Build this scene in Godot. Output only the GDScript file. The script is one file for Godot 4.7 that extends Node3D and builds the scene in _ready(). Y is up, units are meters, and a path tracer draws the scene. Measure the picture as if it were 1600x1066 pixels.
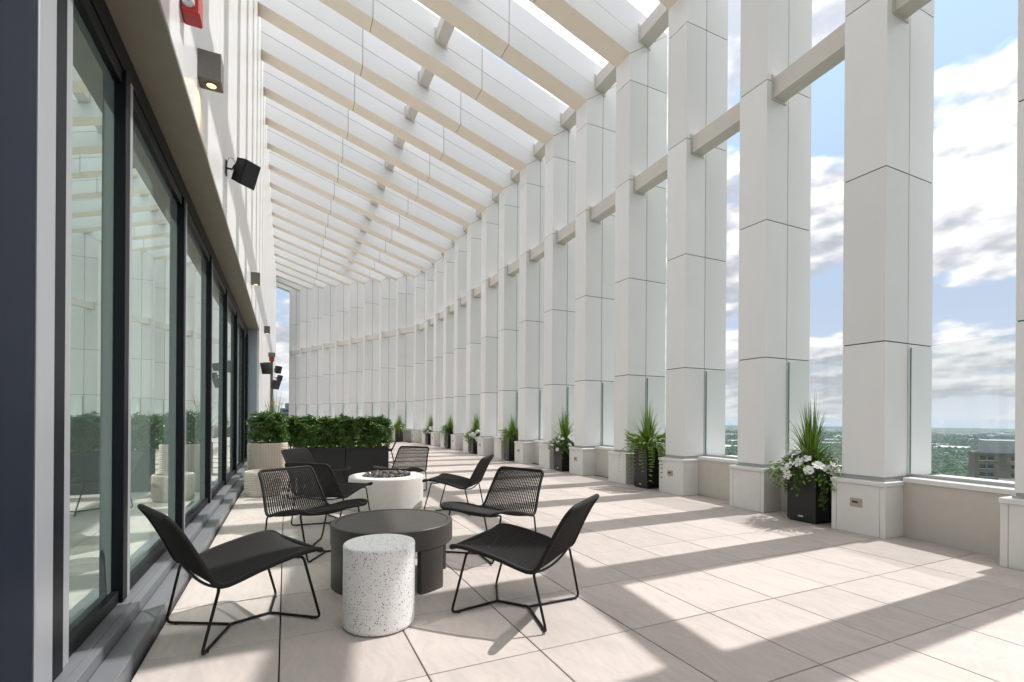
extends Node3D

# Roof terrace under a white portal colonnade. x runs from the glass front towards the parapet,
# y is up, -z runs away from the camera along the terrace. Metres.

const PITCH := 1.455
const U0 := 2.9            # near face of portal 0
const FINW := 0.42         # width of a portal along the terrace
const SLOPE := 0.313       # fall of the roof towards the parapet
const FIRST := -4
const LAST := 23
const FRONT := [5.60, 5.70, 5.74, 5.775, 5.79, 5.805, 5.82, 5.825, 5.83, 5.84, 5.855, 5.865, 5.87, 5.85, 5.70, 5.12, 4.53, 3.905, 3.285, 2.67, 2.04, 1.415, 0.805, 0.18]
const WALL := -0.6         # face of the building above the doors
const DOOR := -0.83        # face of the door frames
const ORD := ["first", "second", "third", "fourth", "fifth", "sixth", "seventh", "eighth", "ninth", "tenth", "eleventh", "twelfth", "thirteenth", "fourteenth", "fifteenth", "sixteenth", "seventeenth", "eighteenth", "nineteenth", "twentieth", "twenty-first", "twenty-second", "twenty-third", "twenty-fourth", "twenty-fifth", "twenty-sixth", "twenty-seventh"]

var M := {}
var taken := {}
var rng := RandomNumberGenerator.new()

# ------------------------------------------------------------------ small helpers
func lin(r: float, g: float, b: float, a := 1.0) -> Color:
	var c := Color(r, g, b).linear_to_srgb()
	c.a = a
	return c

func P(v: float, u: float, z: float) -> Vector3:
	return Vector3(v, z, -u)

func front(i: int) -> float:
	return FRONT[i] if i >= 0 else 5.60 + 0.14 * i

func fin_u(i: int) -> float:
	return U0 + PITCH * i

func bend(i: int) -> float:
	return 8.05 - SLOPE * (front(i) - 5.7)

func numbered(called: String) -> String:
	if not taken.has(called):
		taken[called] = 0
		return called
	taken[called] += 1
	return "%s_%03d" % [called, taken[called]]

func tag(o: Node3D, label: String, category := "", group := "", kind := "") -> Node3D:
	if label: o.set_meta("label", label)
	if category: o.set_meta("category", category)
	if group: o.set_meta("group", group)
	if kind: o.set_meta("kind", kind)
	return o

func thing(called: String, label: String, category: String, at := Vector3.ZERO, turn := 0.0, group := "") -> Node3D:
	var o := Node3D.new()
	o.name = numbered(called)
	add_child(o)
	o.position = at
	o.rotation.y = turn
	tag(o, label, category, group)
	return o

func inst(called: String, mesh: Mesh, m: Material, parent: Node3D = self, at := Vector3.ZERO) -> MeshInstance3D:
	var o := MeshInstance3D.new()
	o.mesh = mesh
	if m: o.material_override = m
	if parent == self:
		o.name = numbered(called)
	else:
		var n := called
		var k := 0
		while parent.has_node(NodePath(n)):
			k += 1
			n = "%s_%03d" % [called, k]
		o.name = n
	parent.add_child(o, true)
	o.position = at
	return o

# parts whose parent has a great many children: the number is given
func part_n(called: String, k: int, mesh: Mesh, m: Material, parent: Node3D, at := Vector3.ZERO) -> MeshInstance3D:
	var o := MeshInstance3D.new()
	o.mesh = mesh
	o.material_override = m
	o.name = called if k == 0 else "%s_%03d" % [called, k]
	parent.add_child(o, true)
	o.position = at
	return o

func copy(o: Node3D, at: Vector3, turn: float, label: String) -> Node3D:
	var c: Node3D = o.duplicate()
	var stem: String = str(o.name)
	c.name = numbered(stem)
	add_child(c)
	c.position = at
	c.rotation.y = turn
	c.set_meta("label", label)
	return c

func begin() -> SurfaceTool:
	var st := SurfaceTool.new()
	st.begin(Mesh.PRIMITIVE_TRIANGLES)
	return st

# triangle that faces n (front faces run clockwise)
func tri(st: SurfaceTool, a: Vector3, b: Vector3, c: Vector3, n: Vector3, uva := Vector2.ZERO, uvb := Vector2.ZERO, uvc := Vector2.ZERO, na = null, nb = null, nc = null) -> void:
	var flat := (c - a).cross(b - a)
	var swap := flat.dot(n) < 0.0
	if swap: flat = -flat
	flat = flat.normalized()
	var vs := [[a, uva, na], [c, uvc, nc], [b, uvb, nb]] if swap else [[a, uva, na], [b, uvb, nb], [c, uvc, nc]]
	for q in vs:
		st.set_normal(q[2] if q[2] != null else flat)
		st.set_uv(q[1])
		st.add_vertex(q[0])

func quad(st: SurfaceTool, a: Vector3, b: Vector3, c: Vector3, d: Vector3, n: Vector3, ua := Vector2.ZERO, ub := Vector2.ZERO, uc := Vector2.ZERO, ud := Vector2.ZERO) -> void:
	tri(st, a, b, c, n, ua, ub, uc)
	tri(st, a, c, d, n, ua, uc, ud)

# hexahedron from two quads of four corners each, in the same turning order
func hexa(st: SurfaceTool, f: Array, g: Array) -> void:
	var mid := Vector3.ZERO
	for p in f: mid += p
	for p in g: mid += p
	mid /= 8.0
	var faces := [[f[0], f[1], f[2], f[3]], [g[0], g[1], g[2], g[3]]]
	for k in 4:
		var j := (k + 1) % 4
		faces.append([f[k], f[j], g[j], g[k]])
	for q in faces:
		var centre: Vector3 = (q[0] + q[1] + q[2] + q[3]) / 4.0
		quad(st, q[0], q[1], q[2], q[3], centre - mid)

func box(st: SurfaceTool, lo: Vector3, hi: Vector3) -> void:
	hexa(st, [Vector3(lo.x, lo.y, lo.z), Vector3(hi.x, lo.y, lo.z), Vector3(hi.x, hi.y, lo.z), Vector3(lo.x, hi.y, lo.z)],
		[Vector3(lo.x, lo.y, hi.z), Vector3(hi.x, lo.y, hi.z), Vector3(hi.x, hi.y, hi.z), Vector3(lo.x, hi.y, hi.z)])

# box with chamfered edges
func cbox(st: SurfaceTool, lo: Vector3, hi: Vector3, b: float) -> void:
	var c := (lo + hi) / 2.0
	var e := (hi - lo) / 2.0
	var s := [-1.0, 1.0]
	for ax in 3:
		var a1 := (ax + 1) % 3
		var a2 := (ax + 2) % 3
		for d in s:
			var n := Vector3.ZERO
			n[ax] = d
			var ps := []
			for q in [[-1, -1], [1, -1], [1, 1], [-1, 1]]:
				var p := Vector3.ZERO
				p[ax] = d * e[ax]
				p[a1] = q[0] * (e[a1] - b)
				p[a2] = q[1] * (e[a2] - b)
				ps.append(c + p)
			quad(st, ps[0], ps[1], ps[2], ps[3], n)
		for d1 in s:
			for d2 in s:
				var n := Vector3.ZERO
				n[a1] = d1
				n[a2] = d2
				var ps := []
				for t in [-1.0, 1.0]:
					var p := Vector3.ZERO
					p[ax] = t * (e[ax] - b)
					p[a1] = d1 * e[a1]
					p[a2] = d2 * (e[a2] - b)
					ps.append(c + p)
				for t in [1.0, -1.0]:
					var p := Vector3.ZERO
					p[ax] = t * (e[ax] - b)
					p[a1] = d1 * (e[a1] - b)
					p[a2] = d2 * e[a2]
					ps.append(c + p)
				quad(st, ps[0], ps[1], ps[2], ps[3], n)
	for dx in s:
		for dy in s:
			for dz in s:
				var g := Vector3(dx, dy, dz)
				tri(st, c + g * Vector3(e.x, e.y - b, e.z - b), c + g * Vector3(e.x - b, e.y, e.z - b), c + g * Vector3(e.x - b, e.y - b, e.z), g)

# convex polygon in the (v, z) plane, pushed along -z by the given span
func prism(st: SurfaceTool, poly: Array, za: float, zb: float) -> void:
	var n := poly.size()
	var mid := Vector2.ZERO
	for p in poly: mid += p
	mid /= n
	for k in n:
		var p: Vector2 = poly[k]
		var q: Vector2 = poly[(k + 1) % n]
		var m := (p + q) / 2.0 - mid
		var e := (q - p)
		var nn := Vector2(e.y, -e.x)
		if nn.dot(m) < 0.0: nn = -nn
		quad(st, Vector3(p.x, p.y, za), Vector3(q.x, q.y, za), Vector3(q.x, q.y, zb), Vector3(p.x, p.y, zb), Vector3(nn.x, nn.y, 0))
	for k in range(1, n - 1):
		tri(st, Vector3(poly[0].x, poly[0].y, za), Vector3(poly[k].x, poly[k].y, za), Vector3(poly[k + 1].x, poly[k + 1].y, za), Vector3(0, 0, za - zb))
		tri(st, Vector3(poly[0].x, poly[0].y, zb), Vector3(poly[k].x, poly[k].y, zb), Vector3(poly[k + 1].x, poly[k + 1].y, zb), Vector3(0, 0, zb - za))

func tube(st: SurfaceTool, pts: Array, r: float, sides := 8, closed := false, caps := true) -> void:
	var n := pts.size()
	var rings := []
	var normals := []
	var last_side := Vector3.ZERO
	for k in n:
		var a: Vector3 = pts[(k - 1 + n) % n] if closed or k > 0 else pts[k]
		var b: Vector3 = pts[(k + 1) % n] if closed or k < n - 1 else pts[k]
		var t := (b - a).normalized()
		var side := last_side
		if k == 0:
			side = t.cross(Vector3.UP)
			if side.length() < 0.15: side = t.cross(Vector3.RIGHT)
		side = (side - t * side.dot(t)).normalized()
		last_side = side
		var up := side.cross(t)
		var ring := []
		var nr := []
		for j in sides:
			var w := TAU * j / sides
			var d := side * cos(w) + up * sin(w)
			ring.append(pts[k] + d * r)
			nr.append(d)
		rings.append(ring)
		normals.append(nr)
	for k in (n if closed else n - 1):
		var k2 := (k + 1) % n
		for j in sides:
			var j2 := (j + 1) % sides
			var o: Vector3 = normals[k][j] + normals[k][j2]
			tri(st, rings[k][j], rings[k2][j], rings[k2][j2], o, Vector2.ZERO, Vector2.ZERO, Vector2.ZERO, normals[k][j], normals[k2][j], normals[k2][j2])
			tri(st, rings[k][j], rings[k2][j2], rings[k][j2], o, Vector2.ZERO, Vector2.ZERO, Vector2.ZERO, normals[k][j], normals[k2][j2], normals[k][j2])
	if not closed and caps:
		for e in [[0, 1], [n - 1, n - 2]]:
			var nn: Vector3 = pts[e[0]] - pts[e[1]]
			for j in range(1, sides - 1):
				tri(st, rings[e[0]][0], rings[e[0]][j], rings[e[0]][j + 1], nn)

# turned shape: profile of (radius, height); uv runs round and along
func lathe(st: SurfaceTool, prof: Array, segs := 48, a0 := 0.0, a1 := TAU) -> void:
	var along := [0.0]
	for k in range(1, prof.size()):
		along.append(along[k - 1] + prof[k].distance_to(prof[k - 1]))
	for k in prof.size() - 1:
		var p: Vector2 = prof[k]
		var q: Vector2 = prof[k + 1]
		var e := q - p
		if e.length() < 1e-6: continue
		var nn := Vector2(e.y, -e.x).normalized()
		for j in segs:
			var wa := a0 + (a1 - a0) * j / segs
			var wb := a0 + (a1 - a0) * (j + 1) / segs
			var da := Vector3(cos(wa), 0, sin(wa))
			var db := Vector3(cos(wb), 0, sin(wb))
			var A := da * p.x + Vector3.UP * p.y
			var B := db * p.x + Vector3.UP * p.y
			var C := db * q.x + Vector3.UP * q.y
			var D := da * q.x + Vector3.UP * q.y
			var na := da * nn.x + Vector3.UP * nn.y
			var nb := db * nn.x + Vector3.UP * nn.y
			var uA := Vector2(float(j) / segs, along[k])
			var uB := Vector2(float(j + 1) / segs, along[k])
			var uC := Vector2(float(j + 1) / segs, along[k + 1])
			var uD := Vector2(float(j) / segs, along[k + 1])
			if p.x > 1e-6: tri(st, A, B, C, na + nb, uA, uB, uC, na, nb, nb)
			if q.x > 1e-6: tri(st, A, C, D, na + nb, uA, uC, uD, na, nb, na)

# ------------------------------------------------------------------ materials
func mat(c: Color, rough := 0.5, metal := 0.0) -> StandardMaterial3D:
	var m := StandardMaterial3D.new()
	m.albedo_color = c
	m.roughness = rough
	m.metallic = metal
	return m

func noise_tex(seed_: int, freq: float, octaves: int, lo: Color, hi: Color, size := 256, bump := false) -> NoiseTexture2D:
	var n := FastNoiseLite.new()
	n.seed = seed_
	n.noise_type = FastNoiseLite.TYPE_SIMPLEX_SMOOTH
	n.frequency = freq
	n.fractal_octaves = octaves
	var t := NoiseTexture2D.new()
	t.width = size
	t.height = size
	t.seamless = true
	t.noise = n
	if bump:
		t.as_normal_map = true
		t.bump_strength = 2.0
	else:
		var g := Gradient.new()
		g.set_color(0, lo)
		g.set_color(1, hi)
		t.color_ramp = g
	return t

func grained(lo: Color, hi: Color, rough: float, scale: float, seed_ := 1, freq := 0.02, octaves := 5) -> StandardMaterial3D:
	var m := mat(Color.WHITE, rough)
	m.albedo_texture = noise_tex(seed_, freq, octaves, lo, hi)
	m.uv1_triplanar = true
	m.uv1_world_triplanar = true
	m.uv1_scale = Vector3.ONE * scale
	return m

func paver_texture(seed_: int) -> ImageTexture:
	# vein-cut stone print: streaks along the paver, pale clouds, a few pits
	var w := 192
	var a := FastNoiseLite.new()
	a.seed = seed_
	a.frequency = 0.012
	a.fractal_octaves = 5
	var b := FastNoiseLite.new()
	b.seed = seed_ + 9
	b.frequency = 0.12
	b.fractal_octaves = 3
	var im := Image.create(w, w, false, Image.FORMAT_RGB8)
	for y in w:
		for x in w:
			var warp := a.get_noise_2d(x * 0.6, y * 0.6) * 22.0
			var streak := b.get_noise_2d((x * 0.09), (y + warp) * 0.75)
			var cloud := a.get_noise_2d(x + 300, y * 1.6)
			var fine := b.get_noise_2d(x * 3.1, y * 3.1 + 90.0)
			var t := 1.0 + streak * 0.095 + cloud * 0.085 + fine * 0.04
			if fine > 0.42: t -= 0.05
			var warm := 1.0 + streak * 0.02
			im.set_pixel(x, y, lin(0.490 * t * warm, 0.427 * t, 0.386 * t / warm))
	im.generate_mipmaps()
	return ImageTexture.create_from_image(im)

func make_materials() -> void:
	M.panel = grained(lin(0.780, 0.780, 0.782), lin(0.810, 0.810, 0.812), 0.34, 0.35, 4, 0.01, 4)
	M.panel.metallic_specular = 0.5
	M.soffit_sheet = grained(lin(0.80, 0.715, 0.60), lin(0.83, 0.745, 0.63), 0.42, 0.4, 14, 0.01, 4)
	M.panels = []
	for k in 5:
		var pm: StandardMaterial3D = M.panel.duplicate()
		var t := 1.0 - 0.009 * k
		pm.albedo_color = Color(t, t - 0.002 * (k % 2), t - 0.004 * (k % 3))
		pm.roughness = 0.30 + 0.03 * ((k * 2) % 5)
		M.panels.append(pm)
	M.core = mat(lin(0.035, 0.035, 0.037), 0.7)
	M.wall = grained(lin(0.74, 0.73, 0.71), lin(0.775, 0.765, 0.75), 0.26, 0.4, 5, 0.01, 4)
	M.rail = grained(lin(0.60, 0.565, 0.52), lin(0.635, 0.60, 0.555), 0.42, 0.6, 6, 0.02, 4)
	M.plate = mat(lin(0.56, 0.54, 0.51), 0.4, 0.0)
	M.plinth = grained(lin(0.70, 0.685, 0.66), lin(0.74, 0.725, 0.70), 0.42, 0.7, 7, 0.02, 4)
	M.parapet = grained(lin(0.56, 0.52, 0.475), lin(0.60, 0.56, 0.51), 0.55, 0.9, 8, 0.03, 5)
	M.sill = mat(lin(0.77, 0.76, 0.74), 0.35)
	M.flash = mat(lin(0.42, 0.42, 0.42), 0.4, 0.2)
	M.slab = grained(lin(0.045, 0.042, 0.04), lin(0.07, 0.066, 0.06), 0.95, 1.5, 9)
	M.paver = []
	for k in 6:
		var m := mat(Color.WHITE, 0.62)
		m.albedo_texture = paver_texture(20 + k)
		var t := 1.0 - 0.05 * ((k * 5) % 6) / 5.0
		m.albedo_color = Color(minf(t, 1.0), minf(t, 1.0), minf(t, 1.0))
		M.paver.append(m)
	M.mullion = mat(lin(0.0065, 0.0078, 0.0105), 0.4)
	M.mullion.metallic_specular = 0.28
	M.threshold = mat(lin(0.20, 0.205, 0.215), 0.42, 0.3)
	M.alu = mat(lin(0.40, 0.41, 0.43), 0.36, 0.35)
	M.jamb = mat(lin(0.011, 0.015, 0.025), 0.5)
	M.jamb.metallic_specular = 0.25
	M.pier = mat(lin(0.30, 0.33, 0.39), 0.4, 0.1)
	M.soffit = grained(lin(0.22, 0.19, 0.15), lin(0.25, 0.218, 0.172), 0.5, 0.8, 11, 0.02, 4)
	M.pane = mat(lin(0.68, 0.865, 0.79, 0.5), 0.012, 0.8)
	M.pane.transparency = BaseMaterial3D.TRANSPARENCY_ALPHA
	M.pane.metallic_specular = 0.5
	M.guard = mat(lin(0.16, 0.36, 0.31, 0.06), 0.01)
	M.guard.transparency = BaseMaterial3D.TRANSPARENCY_ALPHA
	M.guard_edge = mat(lin(0.05, 0.16, 0.125), 0.15)
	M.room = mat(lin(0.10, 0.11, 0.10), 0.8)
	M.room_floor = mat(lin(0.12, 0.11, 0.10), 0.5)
	M.tube = mat(lin(0.007, 0.007, 0.0075), 0.42)
	M.tube.metallic_specular = 0.35
	M.cord = mat(lin(0.020, 0.0178, 0.0165), 0.6)
	M.cord.metallic_specular = 0.3
	M.table = grained(lin(0.047, 0.040, 0.034), lin(0.060, 0.052, 0.045), 0.5, 3.0, 12, 0.03, 4)
	M.concrete = grained(lin(0.66, 0.62, 0.565), lin(0.74, 0.70, 0.645), 0.75, 1.6, 13, 0.02, 6)
	M.rock = []
	for k in 4:
		M.rock.append(grained([lin(0.035, 0.03, 0.03), lin(0.07, 0.055, 0.05), lin(0.12, 0.09, 0.075), lin(0.055, 0.06, 0.07)][k], [lin(0.08, 0.07, 0.068), lin(0.15, 0.12, 0.11), lin(0.25, 0.19, 0.16), lin(0.12, 0.125, 0.14)][k], 0.85, 14.0, 30 + k, 0.04, 4))
	M.steel = mat(lin(0.42, 0.42, 0.43), 0.3, 0.9)
	M.planter = grained(lin(0.0095, 0.0095, 0.010), lin(0.0125, 0.0125, 0.013), 0.42, 2.0, 15, 0.03, 4)
	M.soil = grained(lin(0.03, 0.022, 0.015), lin(0.075, 0.055, 0.04), 0.95, 9.0, 16, 0.05, 5)
	M.ribbed = grained(lin(0.60, 0.51, 0.435), lin(0.68, 0.585, 0.505), 0.72, 2.5, 17, 0.03, 5)
	M.leaf_dark = leaf_mat(lin(0.030, 0.078, 0.012), lin(0.135, 0.23, 0.035), 0.30, 40)
	M.leaf_mid = leaf_mat(lin(0.075, 0.165, 0.02), lin(0.18, 0.30, 0.045), 0.45, 41)
	M.leaf_lime = leaf_mat(lin(0.10, 0.18, 0.025), lin(0.22, 0.30, 0.05), 0.5, 42)
	M.blade = leaf_mat(lin(0.09, 0.18, 0.022), lin(0.26, 0.36, 0.06), 0.42, 43)
	M.blade_dark = leaf_mat(lin(0.022, 0.055, 0.014), lin(0.05, 0.105, 0.022), 0.42, 44)
	M.petal = mat(lin(0.80, 0.80, 0.77), 0.6)
	M.petal.backlight_enabled = true
	M.petal.backlight = Color(0.5, 0.5, 0.48)
	M.bloom = mat(lin(0.70, 0.30, 0.03), 0.6)
	M.twig = mat(lin(0.06, 0.042, 0.03), 0.9)
	M.lamp_body = grained(lin(0.135, 0.12, 0.105), lin(0.155, 0.14, 0.122), 0.45, 4.0, 18, 0.03, 3)
	M.lamp_glow = mat(Color(1.0, 0.85, 0.6), 0.5)
	M.lamp_glow.emission_enabled = true
	M.lamp_glow.emission = Color(1.0, 0.80, 0.52)
	M.lamp_glow.emission_energy_multiplier = 2.6
	M.black = mat(lin(0.014, 0.014, 0.015), 0.5)
	M.grille = mat(lin(0.022, 0.022, 0.024), 0.75)
	M.red = mat(lin(0.42, 0.018, 0.014), 0.35)
	M.lens = mat(lin(0.55, 0.56, 0.58), 0.08)
	M.outlet = mat(lin(0.40, 0.35, 0.29), 0.35, 0.6)
	M.outlet_dark = mat(lin(0.02, 0.02, 0.02), 0.5)
	M.badge = mat(lin(0.62, 0.62, 0.62), 0.4, 0.3)

func leaf_mat(lo: Color, hi: Color, rough: float, seed_: int) -> StandardMaterial3D:
	var m := mat(Color.WHITE, rough)
	m.albedo_texture = noise_tex(seed_, 0.02, 3, lo, hi)
	m.uv1_triplanar = true
	m.uv1_scale = Vector3.ONE * 6.0
	m.backlight_enabled = true
	m.backlight = Color(0.55, 0.6, 0.3)
	return m

# ------------------------------------------------------------------ sky
func make_sky() -> ImageTexture:
	var w := 3072
	var h := 1536
	var im := Image.create(w, h, false, Image.FORMAT_RGBF)
	var n := FastNoiseLite.new()
	n.seed = 12
	n.noise_type = FastNoiseLite.TYPE_SIMPLEX_SMOOTH
	n.frequency = 0.62
	n.fractal_octaves = 8
	n.fractal_gain = 0.55
	var g := FastNoiseLite.new()
	g.seed = 77
	g.noise_type = FastNoiseLite.TYPE_SIMPLEX_SMOOTH
	g.frequency = 0.40
	g.fractal_octaves = 4
	var sun := Vector3(0.5634, 0.826, -0.0101)
	for y in h:
		var el := PI * (0.5 - (y + 0.5) / h)
		var sy := sin(el)
		var cy := cos(el)
		for x in w:
			if sy < -0.02:
				im.set_pixel(x, y, Color(0.47, 0.49, 0.515))
				continue
			var az := TAU * (x + 0.5) / w - PI
			var d := Vector3(sin(az) * cy, sy, -cos(az) * cy)
			var k := 1.0 / (maxf(sy, 0.0) + 0.20)
			var p := Vector3(d.x * k, sy * 2.6, d.z * k) * 1.45 + Vector3(11.0, 0, 11.0 * 0.7)
			var dens := n.get_noise_3dv(p)
			var deep := g.get_noise_3dv(p * 1.1 + Vector3(9, 0, 4))
			var toward := n.get_noise_3dv(p + Vector3(sun.x, 0.25, sun.z) * 0.16)
			var low := clampf(sy / 0.35, 0.0, 1.0)
			var near := maxf(d.dot(sun), 0.0)
			var glow := 0.88 + 0.30 * near * near * near
			var cover := smoothstep(-0.10, 0.055, dens + 0.10 * deep + 0.165)
			var blue := Color(0.33, 0.42, 0.55).lerp(Color(0.21, 0.30, 0.44), pow(clampf(sy, 0.0, 1.0), 0.6))
			blue = blue.lerp(Color(0.62, 0.65, 0.70), pow(1.0 - clampf(sy, 0.0, 1.0), 7.0))
			var shade := clampf(0.56 + (dens - toward) * 2.6 - deep * 0.6 - maxf(dens - 0.08, 0.0) * 0.7, 0.0, 1.0)
			var grey := Color(0.33, 0.345, 0.39)
			var white := Color(0.95, 0.94, 0.92)
			var cl := grey.lerp(white, smoothstep(0.06, 1.02, shade)) * glow
			cl = cl.lerp(Color(0.56, 0.585, 0.62), (1.0 - low) * 0.5)
			var c := blue.lerp(cl, cover * 0.98)
			# an overcast sky is brighter overhead than at the horizon
			c = c * lerpf(0.76, 1.62, smoothstep(0.05, 0.85, sy))
			im.set_pixel(x, y, c)
	return ImageTexture.create_from_image(im)

# ------------------------------------------------------------------ main
func _ready() -> void:
	rng.seed = 7
	# camera
	var cam := Camera3D.new()
	cam.name = "camera"
	cam.projection = Camera3D.PROJECTION_FRUSTUM
	cam.near = 0.05
	cam.far = 60000.0
	cam.size = 0.05 * 1066.0 / 756.7
	cam.frustum_offset = Vector2(0.0, 0.05 * (654.1 - 533.0) / 756.7)
	add_child(cam)
	cam.position = Vector3(0, 1.2, 0)
	cam.basis = Basis(Vector3.UP, deg_to_rad(-25.04)) * Basis(Vector3.BACK, deg_to_rad(0.4))
	cam.current = true
	# sky, exposure, air
	var we := WorldEnvironment.new()
	we.name = "environment"
	var env := Environment.new()
	env.background_mode = Environment.BG_SKY
	var sky := Sky.new()
	var sm := PanoramaSkyMaterial.new()
	sm.panorama = make_sky()
	sky.sky_material = sm
	env.sky = sky
	env.background_energy_multiplier = 1.5
	env.tonemap_mode = Environment.TONE_MAPPER_LINEAR
	env.tonemap_exposure = 1.23
	env.fog_enabled = true
	env.fog_density = 0.00004
	env.fog_light_color = Color(0.80, 0.88, 0.97)
	env.sdfgi_enabled = true
	env.ssao_enabled = true
	env.ssil_enabled = true
	we.environment = env
	add_child(we)
	# sun: over the parapet, nearly square to the terrace, nearly 56 degrees up
	var sun := DirectionalLight3D.new()
	sun.name = "sun"
	sun.light_energy = 1.22
	sun.light_color = Color(1.0, 0.995, 0.99)
	sun.light_angular_distance = 0.5
	sun.shadow_enabled = true
	add_child(sun)
	sun.look_at_from_position(Vector3.ZERO, Vector3(-0.5634, -0.826, 0.0101), Vector3.FORWARD)

	make_materials()
	build_landscape()
	build_floor()
	build_hatch()
	build_portals()
	build_parapet()
	build_ties()
	build_facade()
	build_furniture()
	build_planters()
	build_wall_fittings()

# ------------------------------------------------------------------ floor
func build_floor() -> void:
	var st := begin()
	box(st, Vector3(-4.5, -0.45, -42), Vector3(6.95, -0.055, 6.5))
	var slab := inst("terrace_slab", st.commit(), M.slab)
	slab.set_meta("kind", "structure")
	slab.set_meta("label", "dark roof slab under the raised stone pavers")
	var fl := Node3D.new()
	fl.name = "terrace_floor"
	add_child(fl)
	fl.set_meta("kind", "structure")
	fl.set_meta("label", "terrace floor of large pale stone pavers with dark open joints")
	var vs := [-0.63, -0.022]
	for k in range(1, 11): vs.append(0.0121 + 0.5954 * k)
	var us := []
	for j in range(-7, 55): us.append(2.2095 + 0.6968 * j)
	var meshes := {}
	var cells := []
	for a in vs.size() - 1:
		for b in us.size() - 1:
			var vm: float = (vs[a] + vs[a + 1]) / 2.0
			var um: float = (us[b] + us[b + 1]) / 2.0
			var edge := 5.95 if um < 22.5 else 5.9 - (um - 22.5) * 0.43
			if vm > edge: continue
			var inview := um > 0.9 and vm < um * 2.4 + 0.2
			cells.append([um * um + vm * vm if inview else 1e6 + um, a, b])
	cells.sort()
	var rest := begin()
	var n := 0
	for q in cells:
		var a: int = q[1]
		var b: int = q[2]
		var size := Vector3(vs[a + 1] - vs[a] - 0.0068, 0.04, us[b + 1] - us[b] - 0.0068)
		var at := Vector3((vs[a] + vs[a + 1]) / 2.0, 0, -(us[b] + us[b + 1]) / 2.0)
		var tilt := rng.randf_range(-0.0006, 0.0006)
		if n < 290:
			var kind := rng.randi() % 6
			var key := "%d_%d" % [0 if a == 0 else (1 if a == 1 else 2), kind]
			if not meshes.has(key):
				meshes[key] = paver_mesh(size, rng.randf())
			var p := part_n("paver", n, meshes[key], M.paver[kind], fl, at + Vector3(0, tilt, 0))
			if rng.randf() < 0.5: p.rotation.y = PI
			n += 1
		else:
			cbox(rest, at - Vector3(size.x / 2, 0.04, size.z / 2), at + Vector3(size.x / 2, tilt, size.z / 2), 0.002)
	var far := mat(lin(0.655, 0.585, 0.525), 0.62)
	far.albedo_texture = M.paver[2].albedo_texture
	far.uv1_triplanar = true
	far.uv1_world_triplanar = true
	far.uv1_scale = Vector3.ONE * 1.5
	far.albedo_color = Color.WHITE
	var r := inst("far_pavers", rest.commit(), far, fl)
	r.set_meta("kind", "stuff")

func build_hatch() -> void:
	var t := thing("floor_hatch", "square paver hatch with a thin steel lip near the fern planter", "floor hatch", P(5.074, 6.738, 0))
	var st := begin()
	var a := 0.294
	var b := 0.345
	for q in [[Vector3(-a, -0.002, -b), Vector3(a, 0.006, -b + 0.012)], [Vector3(-a, -0.002, b - 0.012), Vector3(a, 0.006, b)], [Vector3(-a, -0.002, -b + 0.012), Vector3(-a + 0.012, 0.006, b - 0.012)], [Vector3(a - 0.012, -0.002, -b + 0.012), Vector3(a, 0.006, b - 0.012)]]:
		box(st, q[0], q[1])
	inst("steel_lip", st.commit(), M.flash, t)
	var h := begin()
	cbox(h, Vector3(-0.035, 0.0005, b - 0.06), Vector3(0.035, 0.003, b - 0.035), 0.001)
	inst("lifting_plate", h.commit(), M.outlet_dark, t)

func paver_mesh(size: Vector3, off: float) -> ArrayMesh:
	var st := begin()
	var b := 0.0022
	var x := size.x / 2
	var z := size.z / 2
	var t := [Vector3(-x + b, 0, -z + b), Vector3(x - b, 0, -z + b), Vector3(x - b, 0, z - b), Vector3(-x + b, 0, z - b)]
	var m := [Vector3(-x, -b, -z), Vector3(x, -b, -z), Vector3(x, -b, z), Vector3(-x, -b, z)]
	var l := [Vector3(-x, -0.04, -z), Vector3(x, -0.04, -z), Vector3(x, -0.04, z), Vector3(-x, -0.04, z)]
	var uv := []
	for p in t: uv.append(Vector2(p.z, p.x) * 1.15 + Vector2(off, off * 0.7))
	quad(st, t[0], t[1], t[2], t[3], Vector3.UP, uv[0], uv[1], uv[2], uv[3])
	for k in 4:
		var j := (k + 1) % 4
		var o: Vector3 = m[k] + m[j] + Vector3.UP * 0.1
		quad(st, t[k], t[j], m[j], m[k], o, uv[k], uv[j], uv[j], uv[k])
		quad(st, m[k], m[j], l[j], l[k], m[k] + m[j], uv[k], uv[j], uv[j], uv[k])
	return st.commit()

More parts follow.
